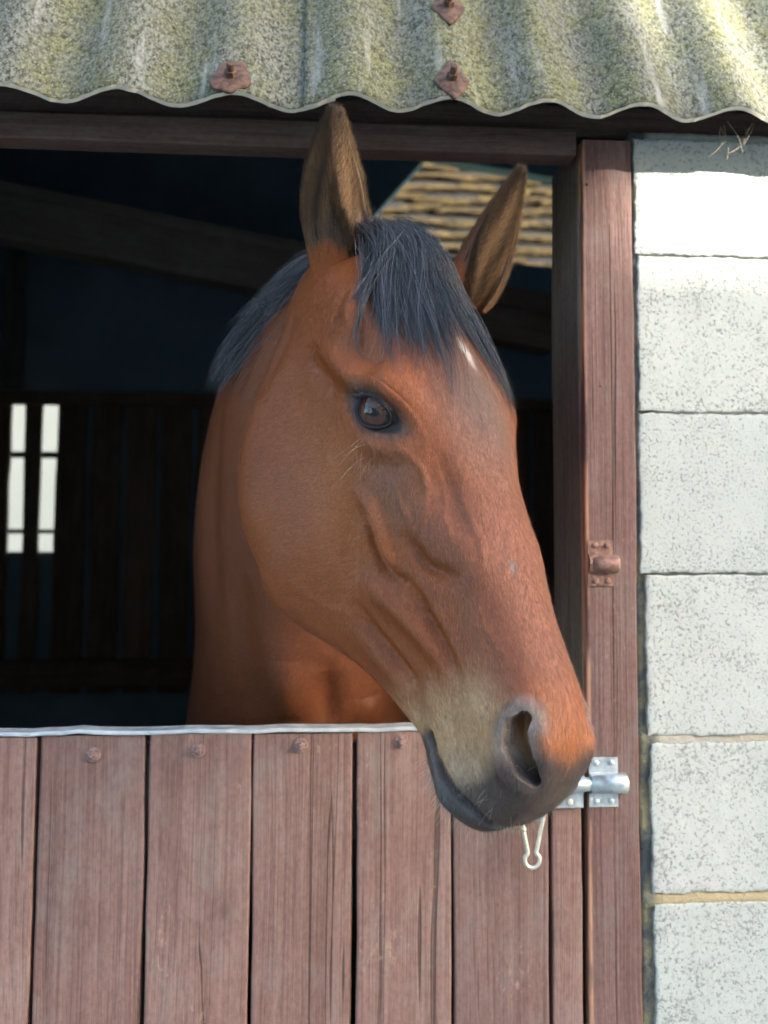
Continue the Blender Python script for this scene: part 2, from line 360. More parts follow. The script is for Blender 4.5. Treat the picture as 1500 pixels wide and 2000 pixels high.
# ------------------------------------------------------------------ sliding bolt, rusty keep, snap hook
def screw(parent, x, y, z, r=.0034, mat=None, rot=.4):
    Mx = Matrix.Translation((x, y, z)); v, f = lathe([(r, -.0005), (r, .0006), (r*.8, .0013), (r*.35, .0016)], 14, Mx)
    o = link_mesh('screw', mesh_of(v, f, True), mat, parent)
    return o
latch = empty('sliding_bolt', (.378, .0, 1.15), 'galvanised barrel bolt on the door beside the horse muzzle', 'bolt')
def plate_with_barrel(parent, x0, x1, z0, z1, zb, rb, y0, name='plate', mat=None):
    """a pressed steel plate whose middle is rolled up into a half barrel"""
    t = .0022; prof = []
    for a in np.linspace(-math.pi/2-.0, math.pi/2, 15): prof.append((-rb*math.cos(a)*1.05, zb+rb*math.sin(a)))
    low = [(0, z0), (0, zb-rb-.002)]; high = [(0, zb+rb+.002), (0, z1)]
    line = low+prof+high; V = []; Fc = []
    n = len(line)
    for x in (x0, x1):
        for yy, zz in line: V.append((x, y0-.0005+yy, zz))
        for yy, zz in line:
            r = 1.0 if abs(yy) < 1e-6 else (rb-t)/rb
            V.append((x, y0-.0005+(yy*r if r < 1 else t), zb+(zz-zb)*(r if r < 1 else 1)))
    m = 2*n
    for j in range(n-1):
        Fc += [(j, j+1, m+j+1, m+j), (n+j+1, n+j, m+n+j, m+n+j+1), (j+1, j, n+j, n+j+1), (m+j, m+j+1, m+n+j+1, m+n+j)]
    Fc += [(0, m, m+n, n), (n-1, 2*n-1, m+2*n-1, m+n-1)]
    me = mesh_of(V, Fc); fix_n(me); return link_mesh(name, me, mat or M_GALV, parent)
def fix_n(me):
    bm = bmesh.new(); bm.from_mesh(me); bmesh.ops.recalc_face_normals(bm, faces=bm.faces); bm.to_mesh(me); bm.free()
ZB = 1.1805
plate_with_barrel(latch, .3000, .4000, 1.147, 1.2165, ZB, .0125, -.003, 'guide_plate')
for x in (.312, .380):
    for z in (1.155, 1.209): screw(latch, x, -.0048, z, .0046, M_NICKEL)
v, f = tube_pts([(.285, -.0095, ZB), (.330, -.0095, ZB), (.4415, -.0095, ZB), (.443, -.0095, ZB)], [.0095, .0095, .0095, .008], 20); link_mesh('bolt_rod', mesh_of(v, f, True), M_GALV, latch)
v, f = tube_pts([(.326, -.016, ZB-.004), (.326, -.024, ZB-.016), (.326, -.026, ZB-.030), (.326, -.025, ZB-.036)], [.006, .006, .0065, .006], 12); hs = link_mesh('hasp_tongue', mesh_of(v, f, True), M_GALV, latch)
keep = empty('bolt_keep', (.432, .0, 1.14), 'galvanised keep on the door post that receives the bolt end', 'bolt keep')
plate_with_barrel(keep, .4085, .4500, 1.1475, 1.2155, ZB, .0145, -.003, 'keep_plate')
v, f = tube_pts([(.4085, -.0072, ZB), (.4490, -.0072, ZB), (.4600, -.0072, ZB), (.4612, -.0072, ZB)], [.0128, .0140, .0140, .012], 20); link_mesh('keep_barrel', mesh_of(v, f, True), M_GALV, keep)
for x in (.4185, .4400):
    for z in (1.155, 1.2085): screw(keep, x, -.0048, z, .0040, M_GALV)
old = empty('old_bolt_keep', (.428, .0, 1.45), 'small old bolt keep painted brown, higher on the door post', 'bolt keep')
plate_with_barrel(old, .4100, .4470, 1.4560, 1.5210, 1.4875, .0128, -.003, 'keep_plate', M_RUSTY)
v, f = tube_pts([(.4140, -.0072, 1.4875), (.4300, -.0074, 1.4873), (.4500, -.0078, 1.4872), (.4530, -.0078, 1.4872)], [.0105, .0122, .0128, .0115], 18); link_mesh('keep_barrel', mesh_of(v, f, True), M_RUSTY, old)
for x in (.4205, .4385):
    for z in (1.4635, 1.5140): screw(old, x, -.0048, z, .0042, M_RUSTY)
snap = empty('snap_hook', (.319, -.02, 1.075), 'pale metal snap hook hanging from the bolt under the horse muzzle', 'snap hook')
hk = [(.3275, 1.1500), (.3165, 1.1510), (.3080, 1.1440), (.3090, 1.1250), (.3125, 1.1050), (.3142, 1.0945), (.3105, 1.0890), (.3105, 1.0820), (.3145, 1.0770), (.3200, 1.0752), (.3258, 1.0770), (.3300, 1.0820), (.3302, 1.0890), (.3262, 1.0945), (.3285, 1.1050), (.3330, 1.1250), (.3372, 1.1430), (.3345, 1.1490)]
K = np.array([(x, -.026-.004*(1.15-z)/.07, z) for x, z in hk]); t = np.arange(len(K), dtype=float)
hp = catmull0 = None
def smooth_path(K, n):
    K = np.asarray(K, float); t = np.arange(len(K), dtype=float); m = np.gradient(K, axis=0); x = np.linspace(0, len(K)-1, n)
    i = np.clip(x.astype(int), 0, len(K)-2); s_ = (x-i)[:, None]
    return (2*s_**3-3*s_**2+1)*K[i]+(s_**3-2*s_**2+s_)*m[i]+(-2*s_**3+3*s_**2)*K[i+1]+(s_**3-s_**2)*m[i+1]
v, f = tube_pts(smooth_path(K, 70), .0030, 10, closed=True); link_mesh('hook_body', mesh_of(v, f, True), M_NICKEL, snap)
v, f = tube_pts([(.3095, -.0275, 1.1235), (.3092, -.0274, 1.1275)], [.0036, .0036], 10); link_mesh('gate_collar', mesh_of(v, f, True), M_NICKEL, snap)
th = np.linspace(0, 2*math.pi, 24, endpoint=False)
v, f = tube_pts([(.326+.0105*math.cos(a), -.0265-.0072*math.sin(a), 1.1440+.0075*math.sin(a)) for a in th], .0030, 8, closed=True); link_mesh('ring', mesh_of(v, f, True), M_GALV, snap)

# ------------------------------------------------------------------ door frame
frame = empty('door_frame', (.44, .08, 0), 'brown post, grey jamb and dark lintel framing the open top of the door', 'door frame')
v, f = plank(.4075, .4835, 0.01, 2.1125, .0, .022, 91, .0011, 40); v = np.array(v); mid = np.array([.445, .03, 1.05])
link_mesh('post', mesh_of(v-mid, f), M_POST, frame, loc=tuple(mid-np.array(frame.location)))
v, f = plank(.4105, .4835, .01, 2.116, .0245, .158, 92, .0008, 30); v = np.array(v); v[:, 0] -= .0025; mid = np.array([.445, .12, 1.05])
link_mesh('jamb', mesh_of(v-mid, f), M_JAMB, frame, loc=tuple(mid-np.array(frame.location)))
v, f = plank(-.5800, -.5040, 0.01, 2.0850, .0, .12, 93, .0011, 40); v = np.array(v); mid = np.array([-.542, .06, 1.05])
link_mesh('post', mesh_of(v-mid, f), M_POST, frame, loc=tuple(mid-np.array(frame.location)))
def hbeam(name, x0, x1, y0, y1, z0, z1, mat, parent, seed=0, jit=.0012):
    """horizontal timber: built upright, then laid down so that its grain runs along it"""
    v, f = plank(0, z1-z0, x0, x1, 0, y1-y0, seed, jit, 40); v = np.array(v)
    w = np.stack([v[:, 0]-(z1-z0)/2, v[:, 1], v[:, 2]-(x0+x1)/2], 1)
    o = link_mesh(name, mesh_of(w, f), mat, parent, loc=(0, 0, 0))
    o.matrix_local = Matrix.Translation(Vector(((x0+x1)/2, y0, (z0+z1)/2))-Vector(parent.location)) @ Matrix(((0, 0, 1, 0), (0, 1, 0, 0), (-1, 0, 0, 0), (0, 0, 0, 1)))
    return o
hbeam('lintel', -1.75, .400, .001, .045, 2.088, 2.1265, M_LINT, frame, 5)
hbeam('wall_plate', -1.75, 1.55, .026, .13, 2.1275, 2.175, M_LINT, frame, 6)

# ------------------------------------------------------------------ block wall
wall = empty('block_wall', (.72, .1, 0), 'whitewashed concrete block wall to the right of the door', 'wall')
def block(x0, x1, z0, z1, seed):
    r = np.random.default_rng(seed); V = []; Fc = []
    ph = r.uniform(0, 6, 8)
    def rag(t, k): return .0009*math.sin(t*9+ph[k])+.0007*math.sin(t*31+ph[k+1])+.0007*math.sin(t*67+ph[k+2])
    def steps(w, n):
        e = np.array([0, .0015, .0035, .007])/w; return np.concatenate([e, np.linspace(e[-1], 1-e[-1], n)[1:-1], (1-e)[::-1]])
    S_ = steps(x1-x0, 36); T_ = steps(z1-z0, 26); nx, nz = len(S_)-1, len(T_)-1
    chips = [(r.uniform(), r.choice([0, 1]), r.uniform(.004, .010)) for _ in range(5)]
    for j in range(nz+1):
        for i in range(nx+1):
            s_, t = S_[i], T_[j]
            xa = x0+rag(t, 0); xb = x1+rag(t, 3); za = z0+rag(s_*2, 1); zb = z1+rag(s_*2, 4)
            x = xa+(xb-xa)*s_; z = za+(zb-za)*t
            e = min(s_*(x1-x0), (1-s_)*(x1-x0), t*(z1-z0), (1-t)*(z1-z0)); y = .0012*math.exp(-e/.0010)+.0003*r.normal()
            for cs, ct, cr_ in chips:
                d = math.hypot((s_-cs)*(x1-x0), (t-ct)*(z1-z0)*1.3); y += .003*max(0, 1-d/cr_)
            V.append((x, y, z))
    for j in range(nz):
        for i in range(nx): a = j*(nx+1)+i; Fc.append((a, a+1, a+nx+2, a+nx+1))
    ring = [i for i in range(nx+1)]+[j*(nx+1)+nx for j in range(1, nz+1)]+[nz*(nx+1)+i for i in range(nx-1, -1, -1)]+[j*(nx+1) for j in range(nz-1, 0, -1)]
    m = len(ring); f0 = len(V); V += [V[i] for i in ring]; b0 = len(V)
    for i in ring: x, y, z = V[i]; V.append((x, .10, z))
    for k in range(m): Fc.append((f0+k, b0+k, b0+(k+1) % m, f0+(k+1) % m))
    Fc.append(tuple(b0+k for k in range(m)))
    mid = np.array([(x0+x1)/2, .05, (z0+z1)/2]); me = mesh_of(np.array(V)-mid, Fc, True)
    for p in me.polygons[nx*nz:]: p.use_smooth = False
    return me, mid
courses = [(2.118, 1.9435), (1.9395, 1.7095), (1.7055, 1.4750), (1.4710, 1.2440), (1.2330, 1.0255), (1.0115, .79), (.78, .555), (.545, .32), (.31, .085)]
lefts = [.4885, .4915, .4900, .4960, .5000, .5020, .500, .500, .500]
for k, ((zt, zb), xl) in enumerate(zip(courses, lefts)):
    for c, (xa, xb) in enumerate([(xl, .935 if k % 2 else .725), (.945 if k % 2 else .735, 1.39 if k % 2 else 1.18), (1.40 if k % 2 else 1.19, 1.55)]):
        me, mid = block(xa, xb, zb, zt, 200+k*5+c); mid[1] += .0005*((k*3+c*2) % 4)
        link_mesh('block', me, M_BLOCK, wall, loc=tuple(mid-np.array(wall.location)))
def mortar():
    bm = bmesh.new(); nx, nz = 130, 240; r = np.random.default_rng(11); g = []
    for j in range(nz+1):
        row = []
        for i in range(nx+1):
            x = .4845+(1.55-.4845)*i/nx; z = .0+2.13*j/nz
            y = .0085+.0012*math.sin(x*47+3*math.sin(z*23))+.0015*math.sin(z*61+x*11)+.0008*r.normal()
            if abs(z-1.0185) < .010: y -= .0075                     # a bed joint with fresher, fuller mortar
            if abs(z-1.2385) < .007: y -= .0045
            row.append(bm.verts.new((x, max(y, .0022), z)))
        g.append(row)
    for j in range(nz):
        for i in range(nx): bm.faces.new((g[j][i], g[j][i+1], g[j+1][i+1], g[j+1][i]))
    rg = bmesh.ops.extrude_face_region(bm, geom=bm.faces[:])
    for e in rg['geom']:
        if isinstance(e, bmesh.types.BMVert): e.co.y = .098
    me = bm_mesh(bm, True); fix_n(me); link_mesh('mortar', me, M_MORTAR, wall)
mortar()
link_mesh('backing', box_me(.4850, 1.55, .1015, .20, 0, 2.12), M_DARKWALL, wall)

# ------------------------------------------------------------------ corrugated roof
SL = math.radians(60); EAVE_Y, EAVE_Z = -.100, 2.106
roof = empty('corrugated_roof', (.1, EAVE_Y, EAVE_Z), 'lichen-covered corrugated fibre cement roof over the stable door', 'roof')
def sheet(x0, x1, x_tr, per, lift, length, seed, amp=.0125):
    r = np.random.default_rng(seed); nx = int((x1-x0)/per*22); ns = 60; V = []; Fc = []; th = .0062
    jag = np.cumsum(r.normal(0, 1, nx+1)); jag -= np.linspace(jag[0], jag[-1], nx+1); jag = .0012*jag/(jag.std()+1e-6)
    for side in (0, 1):
        for j in range(ns+1):
            for i in range(nx+1):
                x = x0+(x1-x0)*i/nx; s_ = length*j/ns+(jag[i] if j == 0 else 0)
                h = -amp*math.cos(2*math.pi*(x-x_tr)/per)+lift+(th if side == 0 else 0)
                if side == 0: h += .0005*r.normal()
                V.append((x, EAVE_Y+s_*math.cos(SL)-h*math.sin(SL), EAVE_Z+s_*math.sin(SL)+h*math.cos(SL)))
    m = nx+1; o = (ns+1)*m
    for j in range(ns):
        for i in range(nx):
            a = j*m+i; Fc.append((a, a+1, a+m+1, a+m)); Fc.append((o+a+1, o+a, o+a+m, o+a+m+1))
    for i in range(nx): Fc.append((i+1, i, o+i, o+i+1)); Fc.append((ns*m+i, ns*m+i+1, o+ns*m+i+1, o+ns*m+i))
    for j in range(ns): Fc.append((j*m, (j+1)*m, o+(j+1)*m, o+j*m)); Fc.append(((j+1)*m+nx, j*m+nx, o+j*m+nx, o+(j+1)*m+nx))
    me = mesh_of(V, Fc, True); fix_n(me); me.materials.append(M_ROOF); me.materials.append(M_EDGE)
    base = 2*nx*ns
    for i in range(nx): me.polygons[base+2*i].material_index = 1; me.polygons[base+2*i].use_smooth = False
    return link_mesh('roof_sheet', me, None, roof)
sheet(-1.08, .040, -.172, .1515, 0, .95, 1)
sheet(-.002, 1.02, .128, .1345, .0075, .95, 2)
sheet(.985, 1.75, .128, .1345, .0150, .95, 9)
sheet(-1.95, -1.05, -.172, .1515, .0075, .95, 10)
def roof_bolt(x, s_, h, size, shape, seed):
    r = np.random.default_rng(seed)
    nrm = Vector((0, -math.sin(SL), math.cos(SL))); c = Vector((x, EAVE_Y+s_*math.cos(SL), EAVE_Z+s_*math.sin(SL)))+nrm*h
    rot = Matrix(((1, 0, 0), (0, math.sin(SL), math.cos(SL)), (0, -math.cos(SL), math.sin(SL)))).to_4x4()
    B = Matrix.Translation(c) @ Matrix(((1, 0, 0, 0), (0, math.sin(SL), math.cos(SL), 0), (0, -math.cos(SL), math.sin(SL), 0), (0, 0, 0, 1)))
    n = 28; V = []; Fc = []
    for lay, (k, hh) in enumerate([(1.0, -.002), (1.0, .0012), (.93, .0022), (.45, .0034), (.40, .0034)]):
        for i in range(n):
            a = 2*math.pi*i/n
            rad = size/(abs(math.cos(a))+abs(math.sin(a)))**.8 if shape == 'diamond' else size*(.8+.13*math.sin(2*a+1)+.08*math.sin(5*a+seed))
            rad *= k*(1+.03*math.sin(3*a+seed)); bend = .0025*abs(math.cos(a))*k*(1 if shape == 'diamond' else .6)
            V.append(B @ Vector((rad*math.cos(a), -hh+bend, rad*math.sin(a)*(1.75 if shape == 'diamond' else 1.6))))
    for l in range(4):
        for i in range(n): Fc.append((l*n+i, l*n+(i+1) % n, (l+1)*n+(i+1) % n, (l+1)*n+i))
    Fc += [tuple(range(n-1, -1, -1)), tuple(4*n+i for i in range(n))]
    me = mesh_of(V, Fc, True); fix_n(me); w = link_mesh('roof_washer', me, M_RUST, roof)
    v, f = lathe([(.0085, .002), (.0085, .0105), (.0070, .0115), (.0050, .0118)], 6, B @ Matrix.Rotation(r.uniform(0, 1), 4, 'Y')); link_mesh('nut', mesh_of(v, f), M_RUSTD, w)
    v, f = lathe([(.0050, .010), (.0050, .0235), (.0040, .0245)], 10, B @ Matrix.Rotation(.12, 4, 'X')); link_mesh('bolt_shank', mesh_of(v, f), M_RUSTD, w)
roof_bolt(-.1005, .030, .0200, .0290, 'round', 3)
roof_bolt(.199, .033, .0275, .0250, 'diamond', 4)
roof_bolt(.206, .204, .0275, .0250, 'diamond', 6)
# upper part of the stable roof, out of sight behind the steep front sheets
link_mesh('upper_deck', box_me(-1.95, 1.75, .36, 2.85, 0, .02), M_DARKWALL, roof, loc=(0, 0, 0)).matrix_local = Matrix.Translation(Vector((0, 0, 2.86))-Vector(roof.location)) @ Matrix.Rotation(math.radians(8), 4, 'X')

# ------------------------------------------------------------------ inside of the stable
BY = 2.60
inner = empty('stable_interior', (0, 1.3, 0), 'dark interior walls of the stable behind the horse', 'stable walls')
link_mesh('side_wall', box_me(-1.75, -1.65, .10, 1.1, 0, 3.2), M_DARKWALL, inner)
link_mesh('side_wall', box_me(-1.75, -1.65, 1.1005, 2.68, 2.55, 3.2), M_DARKWALL, inner)
link_mesh('side_wall', box_me(-1.75, -1.65, 1.1005, 2.68, 0, 2.5495), M_DARKWALL, inner)
link_mesh('side_wall', box_me(1.45, 1.5495, .205, 2.68, 0, 3.2), M_DARKWALL, inner)
link_mesh('front_wall', box_me(-1.75, -.583, .003, .10, 0, 2.085), M_DARKWALL, inner)
link_mesh('front_panel', box_me(-1.75, 1.55, .178, .205, 2.17, 3.0), M_DARKWALL, inner)
def back_wall():
    # lower boards stand in front; the wall behind has an open band at slat height and a high gap under the roof
    def slab(name, poly, y0, y1):
        bm = bmesh.new(); vs = [bm.verts.new((x, y0, z)) for x, z in poly]; f = bm.faces.new(vs)
        r = bmesh.ops.extrude_face_region(bm, geom=[f])
        for e in r['geom']:
            if isinstance(e, bmesh.types.BMVert): e.co.y = y1
        me = bm_mesh(bm); fix_n(me); link_mesh(name, me, M_DARKWALL, inner)
    slab('back_wall', [(-1.65, 0), (1.45, 0), (1.45, .98), (-1.65, .98)], BY+.02, BY+.10)
    slab('back_wall', [(-1.65, 2.045), (1.45, 2.045), (1.45, 2.60), (1.05, 2.602), (.70, 2.63), (.20, 2.66), (-1.65, 2.66)], BY+.02, BY+.10)
    slab('back_wall', [(-1.65, 2.6605), (.19, 2.6605), (.24, 2.75), (.50, 3.055), (.56, 3.30), (-1.65, 3.30)], BY+.021, BY+.10)
    slab('back_wall', [(.501, 3.056), (1.00, 2.985), (1.45, 2.95), (1.45, 3.30), (.561, 3.30)], BY+.022, BY+.10)
back_wall()
slats = empty('slatted_partition', (0, BY-.02, .95), 'dark timber slatted partition at the back, daylight showing through two gaps on the left', 'partition')
for x in (-1.093, -.973): pass
xs = -1.64; k = 0; 
open_gaps = [(-1.122, -1.064), (-1.002, -.945)]
pos = [(-1.645, -1.50), (-1.47, -1.335), (-1.305, -1.122), (-1.064, -1.002), (-.945, -.832)]
x = -.812
while x < 1.40: pos.append((x, min(x+.112, 1.44))); x += .134
for k, (a, b) in enumerate(pos):
    v, f = plank(a, b, .90, 2.04, 0, .022, 300+k, .002, 10); v = np.array(v); mid = np.array([(a+b)/2, 0, 1.5])
    link_mesh('slat', mesh_of(v-mid, f), M_SLAT, slats, loc=(mid[0], .005*(k % 3), mid[2]-.95))
# boards closing the slots from outside, all but the two daylight gaps
for k, (a, b) in enumerate([(-1.65, -1.13), (-.94, 1.45)]):
    link_mesh('backing_board', box_me(a, b, BY+.012, BY+.0185, .93, 2.06), M_DARKWALL, slats)
link_mesh('backing_board', box_me(-1.128, -.942, BY+.012, BY+.0185, .93, 1.435), M_DARKWALL, slats)
hbeam('rail', -1.65, 1.44, BY-.06, BY-.022, 2.000, 2.050, M_SLAT, slats, 21)
hbeam('rail', -1.65, 1.44, BY+.021, BY+.055, 1.800, 1.822, M_BEAM, slats, 22)
hbeam('rail', -1.65, 1.44, BY+.021, BY+.055, 1.506, 1.522, M_BEAM, slats, 23)
hbeam('rail', -1.65, 1.44, BY-.06, BY-.022, .93, 1.03, M_SLAT, slats, 24)
beam = empty('roof_beam', (-.5, 1.6, 2.4), 'heavy sloping roof beam crossing the dark stable behind the horse', 'beam')
o = hbeam('timber', -1.3, 1.3, -.06, .06, -.085, .085, M_OLD, beam, 31)
o.matrix_local = Matrix.Rotation(math.radians(10.5), 4, 'Y') @ Matrix.Translation((0, 0, 0)) @ Matrix(((0, 0, 1, 0), (0, 1, 0, 0), (-1, 0, 0, 0), (0, 0, 0, 1)))
post2 = empty('roof_strut', (-1.10, 2.50, 2.06), 'faint grey timber strut at the left above the slatted partition', 'strut')
v, f = plank(-.035, .035, 0, .66, 0, .05, 33, .001, 12); link_mesh('timber', mesh_of(v, f), M_JAMB, post2, loc=(0, 0, 0))

# ------------------------------------------------------------------ tiled roof seen through the gap at the back
for x, z, r_n in ((.4155, 2.045, .0026), (.4325, 1.745, .0020)):
    v, f = lathe([(r_n, -.001), (r_n, .0008), (r_n*.6, .0012)], 10, Matrix.Translation((x, -.0008, z))); link_mesh('nail', mesh_of(v, f), M_RUSTD, frame)
barn2 = empty('tiled_barn', (1.5, 9, 0), 'yellow lichened tile roof seen through the gap above the back wall', 'barn')
link_mesh('wall', box_me(-3.5, 8.5, 7.4, 14, 0, 3.2), flat_mat('grey_render', (.085, .098, .103), .9, 2, .15), barn2)
TP = math.radians(42); r_ = np.random.default_rng(5)
tme = []
for q in range(6):
    bm = bmesh.new(); add_box(bm, -.22, .22, -.02, .075, 0, .045, .018, 2); 
    for v_ in bm.verts: v_.co.z += .012*math.sin(q*1.3+v_.co.x*9)*.6+.006*r_.normal(); v_.co.y += .020*r_.normal()
    me = bm_mesh(bm); me.materials.append(M_TILE); tme.append(me)
deck = link_mesh('roof_deck', box_me(-3.5, 8.5, 0, 7.5, -.05, -.012), M_BARNROOF, barn2, loc=(0, 0, 0))  # near-black deck stands in for the shadow lines between tile rows
DK = Matrix.Translation(Vector((0, 7.0, 3.15))-Vector(barn2.location)) @ Matrix.Rotation(TP, 4, 'X'); deck.matrix_local = DK
cnt = 0
for j in range(16):
    for i in range(17):
        x = .35+.335*i+(.16 if j % 2 else 0)+.02*r_.normal(); s_ = .35+.285*j+.025*r_.normal()
        w = DK @ Matrix.Translation((x, s_, .02)) @ Matrix.Rotation(math.radians(-7)+.02*r_.normal(), 4, 'X') @ Matrix.Rotation(.03*r_.normal(), 4, 'Z')
        o = link_mesh('tile', tme[int(r_.integers(6))], None, barn2, loc=(0, 0, 0)); o.matrix_local = w; cnt += 1
# ------------------------------------------------------------------ unseen barn behind the camera, added and sized to shade the doorway
barn = empty('shading_barn', (0, -7, 0), 'unseen pale barn added across the yard to shade the doorway, with a lower wing', 'barn')
SUNK = 14.0
cx = .505+SUNK*sun_from[0]; cy = 0+SUNK*sun_from[1]
link_mesh('wall', box_me(-13, cx, cy-5, cy, 0, 6.15), M_BARN, barn)
link_mesh('roof', box_me(-13.3, cx+.0, cy-5.2, cy+.02, 6.15, 6.3), M_BARNROOF, barn)
link_mesh('wing', box_me(cx+.01, cx+9, cy-4, cy-.01, 0, 1.955+SUNK*sun_from[2]), M_BARN, barn)  # wing height set to shade the lower blocks of the wall

# wisps of old cobweb and straw under the eave at the right
web = empty('cobweb_wisps', (.60, -.05, 2.09), 'pale cobweb and straw wisps hanging under the eave at the right', 'cobweb')
r_ = np.random.default_rng(77)
for k in range(9):
    x = .595+.055*r_.uniform(); p0 = np.array([x, -.075+.05*r_.uniform(), 2.118]); L_ = r_.uniform(.02, .055); u = np.linspace(0, 1, 8)[:, None]
    pth = p0+L_*np.array([r_.normal(0, .45), -.1, -1.0])*u+.012*np.array([r_.normal(), r_.normal()*.3, 0])*np.sin(u*3.1)
    v, f = tube_pts(pth, .00032, 5); link_mesh('wisp', mesh_of(v, f, True), M_WEB, web)

# ------------------------------------------------------------------ HORSE
HR = np.array([[0.27438, 0.79581, 0.53981], [-0.5045, 0.59703, -0.62373], [-0.81865, -0.10119, 0.5653]])
HT = np.array([0.1255, -0.1923, 1.8721]); HS = 1.0391
def h2w(P): return HS*np.asarray(P, float) @ HR.T+HT
def w2h(P): return (np.asarray(P, float)-HT) @ HR/HS
def sstep(a, b, x):
    t = np.clip((x-a)/(b-a), 0, 1); return t*t*(3-2*t)

def catmull(K, X, x):
    """Catmull-Rom (finite-difference Hermite) through rows of K at knots X, sampled at x"""
    K = np.asarray(K, float); X = np.asarray(X, float); m = np.gradient(K, X, axis=0)
    i = np.clip(np.searchsorted(X, x)-1, 0, len(X)-2); h = (X[i+1]-X[i]); t = (x-X[i])/h
    t = t[:, None]; h = h[:, None]
    return (2*t**3-3*t**2+1)*K[i]+(t**3-2*t**2+t)*h*m[i]+(-2*t**3+3*t**2)*K[i+1]+(t**3-t**2)*h*m[i+1]

#        x      zt     A: y     z      B: y     z      C: y     z      D: y     z      zb
SEC = [(-.075, -.030, .024, -.042, .045, -.080, .048, -.115, .036, -.145, -.160),
       (-.045,  .003, .033, -.014, .062, -.064, .066, -.115, .050, -.160, -.180),
       (-.010,  .013, .041, -.005, .076, -.055, .080, -.118, .062, -.185, -.212),
       ( .030,  .018, .047,  .000, .086, -.049, .087, -.130, .074, -.222, -.250),
       ( .065,  .018, .052,  .000, .092, -.045, .090, -.145, .082, -.262, -.292),
       ( .105,  .021, .058,  .003, .097, -.040, .091, -.155, .085, -.292, -.322),
       ( .150,  .021, .064,  .005, .102, -.036, .091, -.160, .085, -.312, -.343),
       ( .195,  .018, .068,  .003, .105, -.040, .090, -.160, .082, -.320, -.350),
       ( .235,  .013, .064, -.002, .099, -.050, .088, -.160, .077, -.318, -.346),
       ( .275,  .006, .056, -.010, .090, -.060, .086, -.158, .074, -.322, -.350),
       ( .315, -.003, .047, -.018, .079, -.066, .081, -.152, .068, -.304, -.330),
       ( .355, -.011, .041, -.024, .070, -.070, .074, -.147, .060, -.276, -.300),
       ( .395, -.018, .037, -.030, .062, -.074, .066, -.143, .052, -.249, -.271),
       ( .435, -.024, .035, -.035, .057, -.078, .059, -.141, .046, -.228, -.248),
       ( .475, -.030, .034, -.041, .054, -.082, .054, -.139, .042, -.212, -.231),
       ( .515, -.035, .035, -.046, .053, -.085, .050, -.137, .038, -.200, -.219),
       ( .550, -.041, .038, -.052, .055, -.088, .048, -.134, .037, -.203, -.231),
       ( .578, -.050, .039, -.061, .055, -.093, .046, -.134, .036, -.201, -.230),
       ( .602, -.065, .035, -.074, .049, -.102, .042, -.136, .033, -.191, -.217),
       ( .619, -.085, .027, -.092, .038, -.114, .036, -.139, .028, -.177, -.197),
       ( .630, -.109, .016, -.113, .022, -.126, .021, -.142, .016, -.158, -.169)]

def head_loft(nx=150, na=96):
    S = np.array(SEC); X = S[:, 0]; xs = np.linspace(X[0], X[-1], nx); q = catmull(S[:, 1:], X, xs)
    V = []
    for x, r in zip(xs, q):
        half = [(0, r[0]), (r[1], r[2]), (r[3], r[4]), (r[5], r[6]), (r[7], r[8]), (0, r[9])]
        loop = np.array(half+[(-y, z) for y, z in half[-2:0:-1]])            # 10 control points
        d = np.linalg.norm(np.roll(loop, -1, 0)-loop, axis=1)**.5; s = np.concatenate([[0], np.cumsum(d)])
        ext = np.concatenate([loop[-3:], loop, loop[:4]]); se = np.concatenate([s[-4:-1]-s[-1], s[:-1], s[-1]+s[:4]])
        p = catmull(ext, se, np.linspace(0, s[-1], na, endpoint=False))
        V += [(x, a, b) for a, b in p]
    Fc = [(i*na+k, i*na+(k+1) % na, (i+1)*na+(k+1) % na, (i+1)*na+k) for i in range(nx-1) for k in range(na)]
    Fc += [tuple(range(na-1, -1, -1)), tuple((nx-1)*na+k for k in range(na))]
    return h2w(V), Fc

def pix(u, v, d): return CAM+d*(FW+RT*(u-PPX)/FPX-UP*(v-PPY)/FPX)
NECK = [  # centre (from the camera: u, v, distance), dorsal direction (right, up, towards), half depth, half width
    (745, 560, 1.330, (-.30, .85, -.40), .085, .060),
    (680, 640, 1.400, (-.62, .65, -.45), .118, .066),
    (612, 752, 1.475, (-.80, .38, -.50), .137, .074),
    (560, 900, 1.560, (-.80, .12, -.60), .150, .094),
    (545, 1080, 1.640, (-.70, .00, -.72), .172, .122),
    (575, 1270, 1.730, (-.50, .00, -.87), .205, .170),
    (592, 1440, 1.830, (-.30, .00, -.95), .250, .212),
    (600, 1640, 1.940, (-.10, .00, -1.0), .290, .235),
    (600, 1740, 1.980, (.00, .00, -1.0), .300, .235)]
def neck_loft(ns=60, na=64):
    K = np.array([np.concatenate([pix(*n[:3]), n[3][0]*RT+n[3][1]*UP-n[3][2]*FW, n[4:]]) for n in NECK])
    t = np.arange(len(K), dtype=float); q = catmull(K, t, np.linspace(0, t[-1], ns)); Cn = q[:, :3]
    Tn = np.gradient(Cn, axis=0); Tn /= np.linalg.norm(Tn, axis=1)[:, None]; V = []
    for c, tn, r in zip(Cn, Tn, q):
        d = r[3:6]-tn*(tn@r[3:6]); d /= np.linalg.norm(d); l = np.cross(tn, d)
        for k in range(na):
            a = 2*math.pi*k/na; ca, sa = math.cos(a), math.sin(a)
            w = r[7]*(1-.22*max(ca, 0)**1.5)                 # thinner towards the crest
            V.append(c+d*r[6]*ca+l*w*sa)
    Fc = [(i*na+k, i*na+(k+1) % na, (i+1)*na+(k+1) % na, (i+1)*na+k) for i in range(ns-1) for k in range(na)]
    Fc += [tuple(range(na-1, -1, -1)), tuple((ns-1)*na+k for k in range(na))]
    return np.array(V), Fc, q

